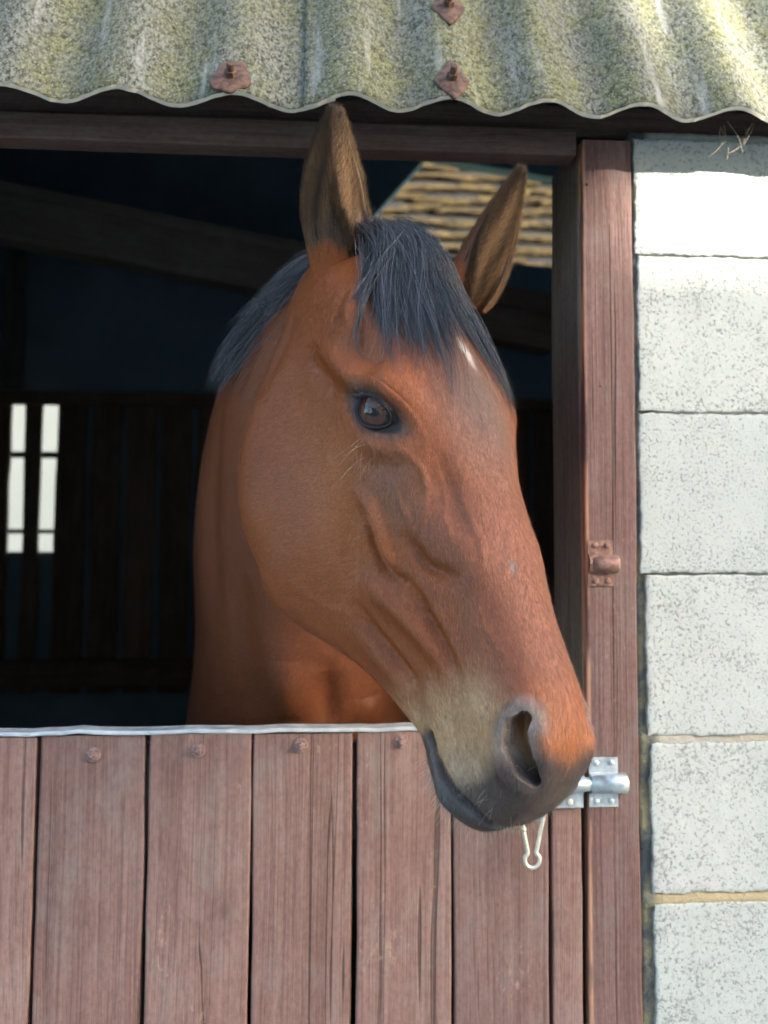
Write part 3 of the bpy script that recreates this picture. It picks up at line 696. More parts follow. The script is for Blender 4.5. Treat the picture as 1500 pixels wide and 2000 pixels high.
def fix_normals(me):
    bm = bmesh.new(); bm.from_mesh(me); bmesh.ops.recalc_face_normals(bm, faces=bm.faces); bm.to_mesh(me); bm.free()

def get_co(me):
    a = np.empty(len(me.vertices)*3); me.vertices.foreach_get('co', a); return a.reshape(-1, 3)
def get_no(me):
    a = np.empty(len(me.vertices)*3, np.float32); me.vertex_normals.foreach_get('vector', a); return a.reshape(-1, 3).astype(float)
def set_co(me, P): me.vertices.foreach_set('co', np.ascontiguousarray(P, float).ravel()); me.update()
def get_edges(me):
    e = np.empty(len(me.edges)*2, np.int64); me.edges.foreach_get('vertices', e); return e.reshape(-1, 2)
def smooth(P, E, it, w=None, lam=.5):
    n = len(P); deg = np.bincount(E.ravel(), minlength=n).astype(float)[:, None]; deg[deg == 0] = 1
    w = lam if w is None else lam*w[:, None]
    for _ in range(it):
        S = np.empty_like(P)
        for c in range(3): S[:, c] = np.bincount(E[:, 0], P[E[:, 1], c], n)+np.bincount(E[:, 1], P[E[:, 0], c], n)
        P = P+w*(S/deg-P)
    return P

hv, hf = head_loft(); nv, nf, neck_q = neck_loft()
base_me = mesh_of(np.concatenate([hv, nv]), hf+[tuple(i+len(hv) for i in f) for f in nf]); 
# close both lofts into one skin
b1 = mesh_of(hv, hf); fix_normals(b1); b2 = mesh_of(nv, nf); fix_normals(b2)
bmj = bmesh.new(); bmj.from_mesh(b1); bmj.from_mesh(b2); base_me = bm_mesh(bmj, name='horse')
horse = bpy.data.objects.new('horse', base_me); col.objects.link(horse)
md = horse.modifiers.new('r', 'REMESH'); md.mode = 'VOXEL'; md.voxel_size = .0036; md.adaptivity = 0
dg = bpy.context.evaluated_depsgraph_get(); hm = bpy.data.meshes.new_from_object(horse.evaluated_get(dg)); hm.name = 'horse'
horse.modifiers.clear(); horse.data = hm

P = get_co(hm); E = get_edges(hm); Q = w2h(P)
# blend the cheek into the neck behind the ears and above the jaw angle; keep the jaw edge itself crisp
wj = np.exp(-(((Q[:, 0]+.0)/.07)**2+((Q[:, 2]+.10)/.10)**2)**2)
P = smooth(P, E, 6); P = smooth(P, E, 90, wj); set_co(hm, P)

EYE = np.array([.2195, -.0935, -.0540])            # middle of the near eye opening on the skin
def refine(me, centres, rad):
    bm = bmesh.new(); bm.from_mesh(me); Qv = w2h(get_co(me)); Qv[:, 1] = -np.abs(Qv[:, 1]); m = np.zeros(len(Qv), bool)
    for c in centres: m |= np.linalg.norm(Qv-np.array(c[:3]), axis=1) < rad*c[3]
    bm.verts.ensure_lookup_table()
    es = [e for e in bm.edges if m[e.verts[0].index] and m[e.verts[1].index]]
    bmesh.ops.subdivide_edges(bm, edges=es, cuts=1, use_grid_fill=True, smooth=0.0); bm.to_mesh(me); bm.free()
ZONES = [(*EYE, 1.0), (.585, -.05, -.08, 1.1), (.55, -.045, -.18, .9), (.59, -.04, -.165, .9), (.615, -.02, -.155, .9)]
refine(hm, [(.1, -.05, -.12, 4.2), (.3, -.04, -.12, 4.4), (.5, -.03, -.12, 4)], .045)
refine(hm, ZONES, .042); refine(hm, ZONES, .036)
P = get_co(hm); E = get_edges(hm); P = smooth(P, E, 4); set_co(hm, P)

def dist_poly(Q, pts):
    pts = np.asarray(pts, float)
    if len(pts) == 1: return np.linalg.norm(Q-pts[0], axis=1), np.zeros(len(Q))
    best = np.full(len(Q), 1e9); par = np.zeros(len(Q))
    for i in range(len(pts)-1):
        a, b = pts[i], pts[i+1]; ab = b-a; t = np.clip(((Q-a) @ ab)/(ab@ab), 0, 1)
        d = np.linalg.norm(Q-(a+t[:, None]*ab), axis=1); m = d < best; best[m] = d[m]; par[m] = (i+t[m])/(len(pts)-1)
    return best, par

def brush(me, strokes):
    """strokes: (points on the near side of the head, radius, height along the skin normal, taper)"""
    P = get_co(me); N = get_no(me); Qm_ = w2h(P); Qm_[:, 1] = -np.abs(Qm_[:, 1]); D = np.zeros(len(P))
    Qs = w2h(P)
    for pts, rad, amp, taper in strokes:
        Q = Qs if taper > 1 else Qm_
        pts = np.asarray(pts, float); lo = pts.min(0)-3*rad; hi = pts.max(0)+3*rad
        ix = np.nonzero(np.all((Q > lo) & (Q < hi), axis=1))[0]
        if len(ix) == 0: continue
        d, par = dist_poly(Q[ix], pts); w = np.exp(-(d/rad)**2)
        if taper and len(pts) > 1: w *= np.sin(np.pi*np.clip(par*.9+.05, 0, 1))**.6
        D[ix] += amp*w
    set_co(me, P+N*D[:, None])
STROKES = [   # points on the near half of the head (mirrored), radius, height, tapered ends
    ([(0.0926, -0.0977, -0.0904), (0.1427, -0.1039, -0.0664), (0.1818, -0.107, -0.0552)], 0.0120, 0.0080, 1),   # zygomatic ridge
    ([(0.1039, -0.0964, -0.1078), (0.146, -0.1012, -0.0916), (0.1824, -0.1038, -0.0858)], 0.0110, -0.0055, 1),   # hollow under the ridge
    ([(0.1277, -0.1, -0.0393), (0.1643, -0.0995, -0.0279)], 0.0190, -0.0090, 0),   # hollow above the eye
    ([(0.2007, -0.1013, -0.0332), (0.2082, -0.0871, -0.0146), (0.2385, -0.0724, -0.0098)], 0.0160, 0.0040, 1),   # brow
    ([(0.2114, -0.0988, -0.0327)], 0.0320, 0.0050, 0),   # orbit
    ([(0.3282, -0.0616, -0.0386)], 0.0300, -0.0040, 0),   # pinch ahead of the orbit
    ([(0.2596, -0.0914, -0.0497), (0.2804, -0.0816, -0.0437), (0.2996, -0.0728, -0.041), (0.3189, -0.0697, -0.0472), (0.3372, -0.0706, -0.0598), (0.3511, -0.0721, -0.0748)], 0.0038, 0.0017, 1),   # vein
    ([(0.2818, -0.086, -0.2694), (0.3186, -0.0803, -0.2526), (0.3526, -0.0733, -0.2288), (0.3769, -0.0689, -0.1987)], 0.0050, 0.0010, 1),   # vein
    ([(0.2785, -0.0895, -0.1183), (0.2977, -0.0867, -0.109), (0.3237, -0.0812, -0.1134), (0.3501, -0.0757, -0.1215), (0.3694, -0.0718, -0.1219)], 0.0085, 0.0105, 1),   # facial crest
    ([(0.2953, -0.0858, -0.1272), (0.3139, -0.0824, -0.1277), (0.3349, -0.0782, -0.1364), (0.3569, -0.0739, -0.1372), (0.384, -0.0688, -0.121)], 0.0065, -0.0120, 1),   # groove under the crest
    ([(0.3513, -0.0747, -0.0901), (0.3849, -0.0672, -0.0896), (0.4124, -0.0567, -0.0669)], 0.0075, -0.0105, 1),   # recess
    ([(0.3482, -0.069, -0.0626), (0.3911, -0.0532, -0.0504), (0.4372, -0.0441, -0.0467)], 0.0200, 0.0065, 1),   # levator muscle
    ([(0.3585, -0.0732, -0.1676), (0.3988, -0.0652, -0.1481), (0.4354, -0.0594, -0.1343), (0.4755, -0.0554, -0.1213)], 0.0110, 0.0085, 1),   # cheek band
    ([(0.3908, -0.0675, -0.1173), (0.4306, -0.0608, -0.1172), (0.4636, -0.0569, -0.1149), (0.4908, -0.0545, -0.1141)], 0.0075, -0.0105, 1),   # groove
    ([(0.367, -0.0713, -0.1941), (0.4057, -0.0627, -0.1895), (0.4504, -0.0552, -0.1772), (0.4746, -0.0525, -0.1677)], 0.0075, -0.0085, 1),   # groove
    ([(0.3866, -0.0648, -0.2186), (0.4282, -0.0563, -0.2043), (0.4717, -0.0506, -0.1897)], 0.0120, 0.0030, 1),   # lower band
    ([(0.4209, -0.058, -0.075), (0.4549, -0.0564, -0.0864), (0.4856, -0.0553, -0.1008)], 0.0120, -0.0030, 1),   # nasal groove
    ([(0.4805, -0.0526, -0.1511), (0.5122, -0.0478, -0.1652)], 0.0100, 0.0040, 1),   # lip corner fold
    ([(0.4763, -0.0517, -0.175), (0.5032, -0.0448, -0.1894)], 0.0080, -0.0045, 1),   # behind the lip corner
    ([(0.5565, -0.0531, -0.0794), (0.5728, -0.0553, -0.0957), (0.5982, -0.0502, -0.1056), (0.6189, -0.0348, -0.1051)], 0.0090, 0.0060, 1),   # nostril wing
    ([(0.5565, -0.0531, -0.0794), (0.5517, -0.0473, -0.0647), (0.5604, -0.0386, -0.0553)], 0.0080, 0.0040, 1),   # nostril top rim
    ([(0.573, -0.0376, -0.0583), (0.5929, -0.0331, -0.0657), (0.6112, -0.0287, -0.081)], 0.0100, 0.0060, 1),   # nostril inner fold
    ([(0.5017, -0.0524, -0.0816), (0.5382, -0.0547, -0.0933)], 0.0180, -0.0025, 1),   # above the nostril
    ([(0.548, -0.0409, -0.1932), (0.577, -0.0381, -0.1959), (0.6044, -0.0334, -0.1872)], 0.0090, 0.0060, 1),   # lower lip
    ([(0.5504, -0.0443, -0.176), (0.5767, -0.0431, -0.1706), (0.6045, -0.0391, -0.1618)], 0.0090, 0.0030, 1),   # upper lip edge
    ([(0.2209, -0.0901, -0.2341)], 0.0950, 0.0080, 0),   # cheek muscle
    ([(0.2696, -0.0899, -0.1255), (0.3129, -0.0812, -0.1591), (0.3539, -0.0741, -0.1749)], 0.0180, -0.0040, 1),   # front edge of the cheek muscle
    ([(0.3011, -0.0564, -0.0211), (0.3591, -0.0433, -0.0273), (0.4152, -0.0369, -0.0339)], 0.0200, 0.0030, 1),   # nasal edge
    ([(0.2976, -0.0643, -0.0278), (0.3302, -0.0586, -0.0352), (0.3541, -0.0605, -0.0478), (0.3821, -0.0556, -0.0513)], 0.0040, 0.0013, 1),   # vein
    ([(0.1999, -0.0935, -0.1349), (0.2365, -0.0901, -0.1428), (0.2621, -0.0866, -0.1647)], 0.0050, 0.0010, 1),   # vein
    ([(0.5034, -0.0541, -0.1082), (0.5228, -0.0487, -0.1443), (0.5444, -0.0464, -0.1551)], 0.0070, -0.0020, 1),   # lip wrinkle
    ([(0.5547, -0.0548, -0.1016), (0.5701, -0.0467, -0.1349), (0.5929, -0.0433, -0.1396)], 0.0060, -0.0025, 1),   # lip wrinkle
    ([(0.5825, -0.0359, -0.1984)], 0.0160, 0.0030, 0),   # chin
    ([(0.2936, -0.0862, -0.069), (0.3191, -0.0807, -0.0785), (0.3398, -0.0758, -0.0796), (0.3545, -0.0734, -0.0854)], 0.0032, 0.0015, 1),   # vein
    ([(0.2522, -0.0957, -0.0995), (0.2701, -0.093, -0.098), (0.2786, -0.0901, -0.1129)], 0.0030, 0.0014, 1),   # vein
    ([(0.3358, -0.0482, -0.0255), (0.3636, -0.0456, -0.0307), (0.3925, -0.0403, -0.0328), (0.4174, -0.0429, -0.0409)], 0.0034, 0.0015, 1),   # vein
    ([(0.3733, -0.0702, -0.1529), (0.4059, -0.0645, -0.1291), (0.4298, -0.0609, -0.1043)], 0.0032, 0.0012, 1),   # vein
    ([(0.442, -0.0496, -0.0587), (0.4733, -0.0482, -0.0633), (0.5039, -0.0441, -0.0578)], 0.0034, 0.0014, 1),   # vein
    ([(0.2346, -0.1, -0.0841), (0.2594, -0.095, -0.063), (0.2703, -0.0834, -0.0401)], 0.0080, 0.0025, 1),   # lower orbital rim
    ([(0.2632, -0.0951, -0.0876), (0.2853, -0.0873, -0.0629)], 0.0140, -0.0040, 0),   # hollow below the eye
    ([(0.2878, -0.0639, -0.0226), (0.3322, -0.0554, -0.0319), (0.3704, -0.0513, -0.0397)], 0.0120, -0.0040, 1),   # groove beside the nasal bone
    ([(0.0505, -0.0742, -0.022), (0.0787, -0.0895, -0.0345), (0.1161, -0.0994, -0.0432)], 0.0090, 0.0045, 1),   # temple ridge
    ([(0.0833, -0.0852, -0.0262), (0.0461, -0.0775, -0.0275)], 0.0250, 0.0030, 0),   # temple muscle
    ([(0.0009, -0.0826, -0.1112), (0.0363, -0.0869, -0.1681), (0.0572, -0.0906, -0.2136)], 0.0120, -0.0030, 1),   # neck fold behind the ear
    ([(0.1186, 0.0422, -0.5079), (0.1855, 0.0749, -0.5771), (0.2708, 0.1164, -0.658)], 0.0240, -0.0120, 2),   # neck groove
    ([(0.2356, 0.1144, -0.5452), (0.2961, 0.1463, -0.6089)], 0.0280, 0.0120, 2),   # neck muscle
    ([(0.2641, 0.1639, -0.5235), (0.3145, 0.1873, -0.5833)], 0.0180, -0.0120, 2),   # neck groove
    ([(0.2958, 0.2411, -0.539), (0.322, 0.248, -0.5686)], 0.0240, 0.0080, 2),   # neck muscle
    ([(-0.0739, -0.014, -0.3812), (-0.0005, 0.005, -0.4655), (0.0797, 0.0308, -0.5425), (0.1589, 0.0665, -0.6239)], 0.0180, -0.0060, 2),   # neck groove
    ([(-0.0554, 0.0097, -0.475), (0.0288, 0.028, -0.5523), (0.1103, 0.0587, -0.6333)], 0.0220, 0.0050, 2),   # neck muscle
]
NOSTRIL = [(0.5652, -0.0456, -0.0642), (0.5703, -0.0505, -0.0744), (0.5839, -0.0504, -0.0813), (0.6025, -0.0435, -0.0866), (0.6139, -0.034, -0.0902)]
MOUTH = [(0.5235, -0.0437, -0.1851), (0.5421, -0.0425, -0.1884), (0.5638, -0.0425, -0.1838), (0.5912, -0.0405, -0.1758), (0.6111, -0.0365, -0.168), (0.6201, -0.0298, -0.1668)]

brush(hm, STROKES)
MOUTH = MOUTH+[(.6255, 0.0, -.1690)]

# nostrils and mouth
def carve(me):
    P = get_co(me); N = get_no(me); Q = w2h(P); sg = np.where(Q[:, 1] > 0, 1., -1.); Qm = Q.copy(); Qm[:, 1] = -np.abs(Qm[:, 1])
    d, par = dist_poly(Qm, NOSTRIL); wid = np.interp(par, [0, .2, .5, .8, 1], [.85, 1.35, 1.55, 1.30, .75])
    p = 1-sstep(.0030, .0088, d/wid)
    dirn = np.array([-.35, .86, -.10]); dirn /= np.linalg.norm(dirn)
    D = p[:, None]*.034*dirn; D[:, 1] *= np.where(sg > 0, -1, 1)
    dm, _ = dist_poly(Qm, MOUTH); g = np.exp(-(dm/.0042)**2)*.0135+np.exp(-(dm/.010)**2)*.0020
    Nl = N @ HR; D -= Nl*g[:, None]
    set_co(me, h2w(Q+D))
carve(hm)

# eyes: the lids are drawn onto the eyeball, the opening sinks inside it
E0 = np.array([.2195, -.1025, -.0515]); E1 = np.array([.0552, .0173, .0317]); E1 /= np.linalg.norm(E1)
E2 = np.array([-.0320, -.0023, .0205]); E2 -= E1*(E1@E2); E2 /= np.linalg.norm(E2); EN = np.cross(E1, E2); EN *= -np.sign(EN[1]) 
if EN[1] > 0: EN = -EN
RE = .0262
def eye_fields(Qm, C0):
    v = Qm-C0; a = v@E1/.0305; b = v@E2; hgt = np.where(b > 0, .0150, .0148)
    b = b+.0035*a                                            # the inner corner sits lower
    F = (np.abs(a)**1.7+np.abs(b/hgt)**1.8)**(1/1.75)
    return a, b, F
def make_eyes(me):
    P = get_co(me); Q = w2h(P); sg = np.sign(Q[:, 1]); Qm = Q.copy(); Qm[:, 1] = -np.abs(Qm[:, 1])
    near = np.linalg.norm(Qm-E0, axis=1) < .012; h = ((Qm[near]-E0)@EN).mean()
    C0 = E0+EN*h; cen = C0-EN*(RE-.0012)
    m = np.linalg.norm(Qm-C0, axis=1) < .075; q = Qm[m]; a, b, F = eye_fields(q, C0)
    v = q-cen; r = np.linalg.norm(v, axis=1); u = v/r[:, None]
    w = 1-sstep(1.15, 2.25, F); rt_ = RE+.0016
    rn = r+(rt_-r)*w
    rn += .0016*np.exp(-((F-1.10)/.10)**2)
    up_ = sstep(0, .006, b)
    rn += up_*(-.0024*np.exp(-((F-1.60)/.12)**2)+.0014*np.exp(-((F-1.95)/.26)**2)-.0010*np.exp(-((F-2.3)/.10)**2)+.0010*np.exp(-((F-1.32)/.14)**2))
    rn += (1-up_)*(-.0014*np.exp(-((F-1.50)/.14)**2)+.0012*np.exp(-((F-1.8)/.22)**2))
    ins = 1-sstep(.90, 1.02, F); rn += ins*(RE-.009-rn)
    Qm[m] = cen+u*rn[:, None]; Qn = Qm.copy(); Qn[:, 1] = np.where(sg > 0, -Qm[:, 1], Qm[:, 1]); Q2 = Q.copy(); Q2[m] = Qn[m]
    set_co(me, h2w(Q2)); return C0, cen
EC0, ECEN = make_eyes(hm)
P = get_co(hm); E = get_edges(hm); P = smooth(P, E, 2, None, .35); set_co(hm, P)

# ---- coat colours by place on the body, some light and shade painted in (linear albedo)
def lerp(A, B, w): return A+(np.asarray(B)-A)*w[:, None]
def vnoise(P, f, seed):
    r = np.random.default_rng(seed); o = np.zeros(len(P))
    for k in range(6):
        d = r.normal(size=3); d *= f*r.uniform(.6, 1.6)/np.linalg.norm(d); o += np.sin(P@d+r.uniform(0, 6.3)+1.3*np.sin(P@(d[[1, 2, 0]]*.7)+r.uniform(0, 6)))
    return o/6
BAY = np.array([.262, .072, .019])
def coat_and_shading(Q):
    Qm = Q.copy(); Qm[:, 1] = -np.abs(Qm[:, 1]); x, y, z = Qm.T; n1 = vnoise(Q, 38, 1); n2 = vnoise(Q, 110, 2); n3 = vnoise(Q, 17, 3)
    Cc = np.repeat(BAY[None], len(Q), 0)*(1+.10*n1+.06*n2)[:, None]
    Cc = lerp(Cc, (.350, .108, .027), .75*np.exp(-(((x-.25)/.10)**2+((z+.14)/.06)**2)))                # cheek highlight painted in, lighter and yellower
    Cc = lerp(Cc, (.175, .060, .030), .55*np.exp(-((z-.02)/.05)**2)*sstep(.05, .15, x)*(1-sstep(.40, .50, x))*sstep(-.075, -.02, y)) # shading of the front of the face, painted darker
    Cc = lerp(Cc, (.125, .080, .062), .9*np.exp(-(((x-.225)/.095)**2+((y)/.058)**2))*sstep(-.045, -.005, z))         # grey sheen of the forehead painted into the coat
    Cc = lerp(Cc, (.165, .080, .046), .75*np.exp(-(((x-.295)/.055)**2+((y+.080)/.035)**2+((z+.075)/.042)**2)))    # dull patch below the eye, part of the painted face shading
    Cc = lerp(Cc, (.205, .080, .046), .65*sstep(.28, .38, x)*(1-sstep(.52, .57, x))*np.exp(-((z+.035)/.045)**2))  # mauve-grey sheen painted along the front of the nose
    # neck: shade painted in, darker towards the crest and the shade side
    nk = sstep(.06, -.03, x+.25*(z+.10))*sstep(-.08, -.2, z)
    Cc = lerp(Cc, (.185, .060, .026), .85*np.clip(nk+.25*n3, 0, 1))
    Cc = lerp(Cc, (.190, .064, .028), .8*sstep(-.37, -.44, z+.05*n3))  # chest painted darker against the light it catches
    # mealy muzzle
    q = x+.28*(-z-.12)+.012*n1
    Cc = lerp(Cc, (.460, .285, .145), .9*sstep(.470, .535, q)*sstep(-.055, -.105, z))
    Cc = lerp(Cc, (.330, .235, .155), .75*sstep(.545, .585, q+.004*n2)*sstep(-.070, -.115, z))
    dn, pn = dist_poly(Qm, NOSTRIL)
    Cc = lerp(Cc, (.180, .150, .130), .92*(1-sstep(.010, .030, dn+.002*n2)))
    dm, pm = dist_poly(Qm, MOUTH)
    dark = np.array([.050, .040, .041])
    front = sstep(.592, .612, x+.30*np.abs(y)-.16*(z+.10)+.006*n1+.004*n2)*sstep(-.05, -.064, z)
    mline = np.interp(x, [.50, .5231, .5386, .56, .5884, .6089, .63], [-.185, -.1861, -.1963, -.1941, -.184, -.1747, -.169])
    lower = sstep(.508, .522, x)*sstep(.0085, .0050, z-mline)
    Cc = lerp(Cc, dark, .88*np.clip(front, 0, 1)); Cc = lerp(Cc, (.078, .068, .063), .95*lower*(1-sstep(.030, .045, dm)))
    Cc = lerp(Cc, dark, .8*np.exp(-(dm/.006)**2)*sstep(.590, .605, x)); Cc = lerp(Cc, (.01, .008, .008), np.exp(-(dm/.0030)**2)*.95)  # near-black line paints shade into the mouth slit
    Cc = lerp(Cc, (.03, .024, .024), 1-sstep(.0035, .0085, dn/np.interp(pn, [0, .2, .5, .8, 1], [.85, 1.35, 1.55, 1.30, .75])))
    # dark skin round the eye
    a, b, F = eye_fields(Qm, EC0); ne = np.linalg.norm(Qm-EC0, axis=1) < .09
    Cc = lerp(Cc, (.055, .045, .040), ne*.72*(1-sstep(1.25, 1.95, F+.1*n2)))
    Cc = lerp(Cc, (.010, .010, .012), ne*.95*(1-sstep(1.12, 1.36, F)))
    ic = EC0+E1*.036-E2*.006; Cc = lerp(Cc, (.035, .030, .028), .8*np.exp(-(np.linalg.norm(Qm-ic, axis=1)/.009)**2))
    Cc = lerp(Cc, (.036, .028, .024), .55*np.exp(-(dist_poly(Qm, [EC0+E1*.034-E2*.004, EC0+E1*.026+E2*.016])[0]/.007)**2))
    # star and a healed scar
    n4 = vnoise(Q, 420, 9); s_ = np.exp(-(np.abs((Q[:, 0]-.168+.004*n4)/.017)**2.2+np.abs((Q[:, 1]-.004-.25*(Q[:, 0]-.17)+.0022*n4+.002*n2)/.0052)**2.2))*(z > -.02)
    Cc = lerp(Cc, (.52, .47, .41), np.clip(1.15*s_, 0, .9))
    Cc = lerp(Cc, (.16, .15, .145), .8*np.exp(-((Q[:, 0]-.423)/.0055)**2-((Q[:, 1]+.019)/.0038)**2)*(z > -.06))
    return np.clip(Cc, .004, .9)
CC = coat_and_shading(w2h(get_co(hm)))

# ---- ears (cups with an open front), trunk and legs, added to the same mesh
def edge_pow(e): return e**6
def ear(base, tip, front, w, A, dep, bend, n=60, na=40, th=.0028):
    base, tip, front = (np.asarray(v, float) for v in (base, tip, front)); ax = tip-base; L = np.linalg.norm(ax); axn = ax/L
    f = front-axn*(front@axn); f /= np.linalg.norm(f); side = np.cross(axn, f)
    ts = np.linspace(0, 1, n); wv = np.interp(ts, *w); wv = np.convolve(np.pad(wv, 4, 'edge'), np.ones(9)/9, 'valid'); wv[-1] = .0006
    Av = np.interp(ts, *A); dp = np.interp(ts, *dep); V = []; col_ = []; inner = []
    for lay in (0, 1):
        for i, t in enumerate(ts):
            c = base+ax*t+side*bend[0]*math.sin(math.pi*t)+f*bend[1]*t*t
            for k in range(na):
                a = -Av[i]+2*Av[i]*k/(na-1); rr = max(wv[i]-(th*(.6 if t > .85 else 1) if lay else 0), .0003)
                pt = c+side*rr*math.sin(a)-f*rr*dp[i]*math.cos(a)+f*wv[i]*.25
                if lay:                                     # the lining is a shallow trough between the rims
                    k_ = .62*sstep(.10, .35, t)*(1-edge_pow(abs(a)/Av[i])); ch = c+side*rr*math.sin(Av[i])*(a/Av[i])-f*rr*dp[i]*math.cos(Av[i])+f*wv[i]*.25; pt = pt+(ch-pt)*k_
                V.append(pt)
                edge = abs(a)/Av[i]; tipw = sstep(.55, 1, t)
                if lay == 0: cc = lerp(EAR_OUT, (.035, .026, .021), np.array([max(.95*edge**2, .85*tipw)]))[0]; cc = cc+(BAY*.85-cc)*(1-sstep(.17, .27, t+.03*math.sin(5*a)))
                else: cc = lerp(np.array([[.20, .115, .06]]), (.24, .145, .080), np.array([.7*edge**4]))[0]; cc = cc*(1+.55*math.sin(k*.9+1.5*math.sin(t*7)))
                col_.append(cc)
    m = n*na; Fc = []
    for i in range(n-1):
        for k in range(na-1):
            a = i*na+k; Fc.append((a, a+1, a+na+1, a+na)); Fc.append((m+a+1, m+a, m+a+na, m+a+na+1))
        Fc.append((i*na, (i+1)*na, m+(i+1)*na, m+i*na)); Fc.append(((i+1)*na+na-1, i*na+na-1, m+i*na+na-1, m+(i+1)*na+na-1))
    for k in range(na-1): Fc.append(((n-1)*na+k, (n-1)*na+k+1, m+(n-1)*na+k+1, m+(n-1)*na+k)); Fc.append((k+1, k, m+k, m+k+1))
    return np.array(V), Fc, np.array(col_), (base, ax, side, f, ts, wv, Av, dp, bend)
TOW = -FW
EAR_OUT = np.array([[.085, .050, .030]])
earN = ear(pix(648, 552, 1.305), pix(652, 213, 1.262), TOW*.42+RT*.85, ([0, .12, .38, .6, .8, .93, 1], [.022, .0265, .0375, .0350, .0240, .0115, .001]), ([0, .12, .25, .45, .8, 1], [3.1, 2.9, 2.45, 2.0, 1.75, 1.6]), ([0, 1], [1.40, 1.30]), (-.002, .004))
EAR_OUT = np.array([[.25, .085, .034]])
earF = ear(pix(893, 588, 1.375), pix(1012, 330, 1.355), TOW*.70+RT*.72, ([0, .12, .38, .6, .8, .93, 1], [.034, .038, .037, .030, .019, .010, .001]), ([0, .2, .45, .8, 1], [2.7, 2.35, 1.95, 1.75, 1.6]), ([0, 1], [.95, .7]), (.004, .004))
def tube_loft(secs, na=28):
    """secs: (x, y, z, half width, half height) with rings in the plane across the path"""
    S = np.array(secs, float); t = np.arange(len(S), dtype=float); q = catmull(S, t, np.linspace(0, t[-1], len(S)*5)); Cn = q[:, :3]
    Tn = np.gradient(Cn, axis=0); Tn /= np.linalg.norm(Tn, axis=1)[:, None]; V = []
    for c, tn, r in zip(Cn, Tn, q):
        sd = np.array([1., 0, 0]); sd -= tn*(tn@sd); sd /= np.linalg.norm(sd); u = np.cross(sd, tn)
        for k in range(na): a = 2*math.pi*k/na; V.append(c+sd*r[3]*math.cos(a)+u*r[4]*math.sin(a))
    ns = len(q); Fc = [(i*na+k, i*na+(k+1) % na, (i+1)*na+(k+1) % na, (i+1)*na+k) for i in range(ns-1) for k in range(na)]
    Fc += [tuple(range(na-1, -1, -1)), tuple((ns-1)*na+k for k in range(na))]
    return np.array(V), Fc
pieces = []
bx = .10
pieces.append(tube_loft([(bx+.04, .40, 1.00, .08, .12), (bx+.04, .50, 1.04, .15, .22), (bx+.02, .70, 1.10, .20, .30), (bx-.04, 1.05, 1.13, .29, .34), (bx-.06, 1.45, 1.14, .29, .33), (bx-.08, 1.78, 1.16, .25, .29), (bx-.09, 1.98, 1.14, .15, .20), (bx-.09, 2.06, 1.12, .05, .08)]))
for sx in (-1, 1):
    fx = bx-.03+sx*.13; pieces.append(tube_loft([(fx, .58, 1.05, .085, .11), (fx, .57, .86, .070, .085), (fx, .56, .66, .050, .056), (fx, .555, .50, .046, .050), (fx, .56, .44, .040, .042), (fx, .56, .30, .030, .032), (fx, .56, .17, .034, .038), (fx, .55, .10, .034, .036), (fx, .535, .055, .052, .056), (fx, .53, .014, .060, .068)]))
    gx = bx-.08+sx*.14; pieces.append(tube_loft([(gx, 1.72, 1.10, .11, .19), (gx, 1.66, .88, .085, .14), (gx, 1.72, .68, .055, .075), (gx, 1.82, .52, .045, .052), (gx, 1.83, .44, .038, .042), (gx, 1.80, .30, .031, .035), (gx, 1.79, .17, .036, .040), (gx, 1.775, .10, .036, .038), (gx, 1.755, .055, .054, .058), (gx, 1.75, .014, .062, .070)]))
N_SKIN = len(hm.vertices); bmj = bmesh.new(); bmj.from_mesh(hm); cols = [CC]
for V_, F_, C_ in [earN[:3], earF[:3]]+[(v, f, None) for v, f in pieces]:
    me = mesh_of(V_, F_); fix_n(me); bmj.from_mesh(me)
    if C_ is None:
        C_ = np.repeat(np.array([[.16, .05, .02]]), len(V_), 0); C_ = lerp(C_, (.02, .016, .015), sstep(.75, .5, V_[:, 2]))
    cols.append(C_)
bmj.to_mesh(hm); bmj.free(); CC = np.concatenate(cols)
hm.polygons.foreach_set('use_smooth', [True]*len(hm.polygons))
ca = hm.color_attributes.new('coat', 'FLOAT_COLOR', 'POINT'); ca.data.foreach_set('color', np.concatenate([CC, np.ones((len(CC), 1))], 1).astype(np.float32).ravel()); hm.update()

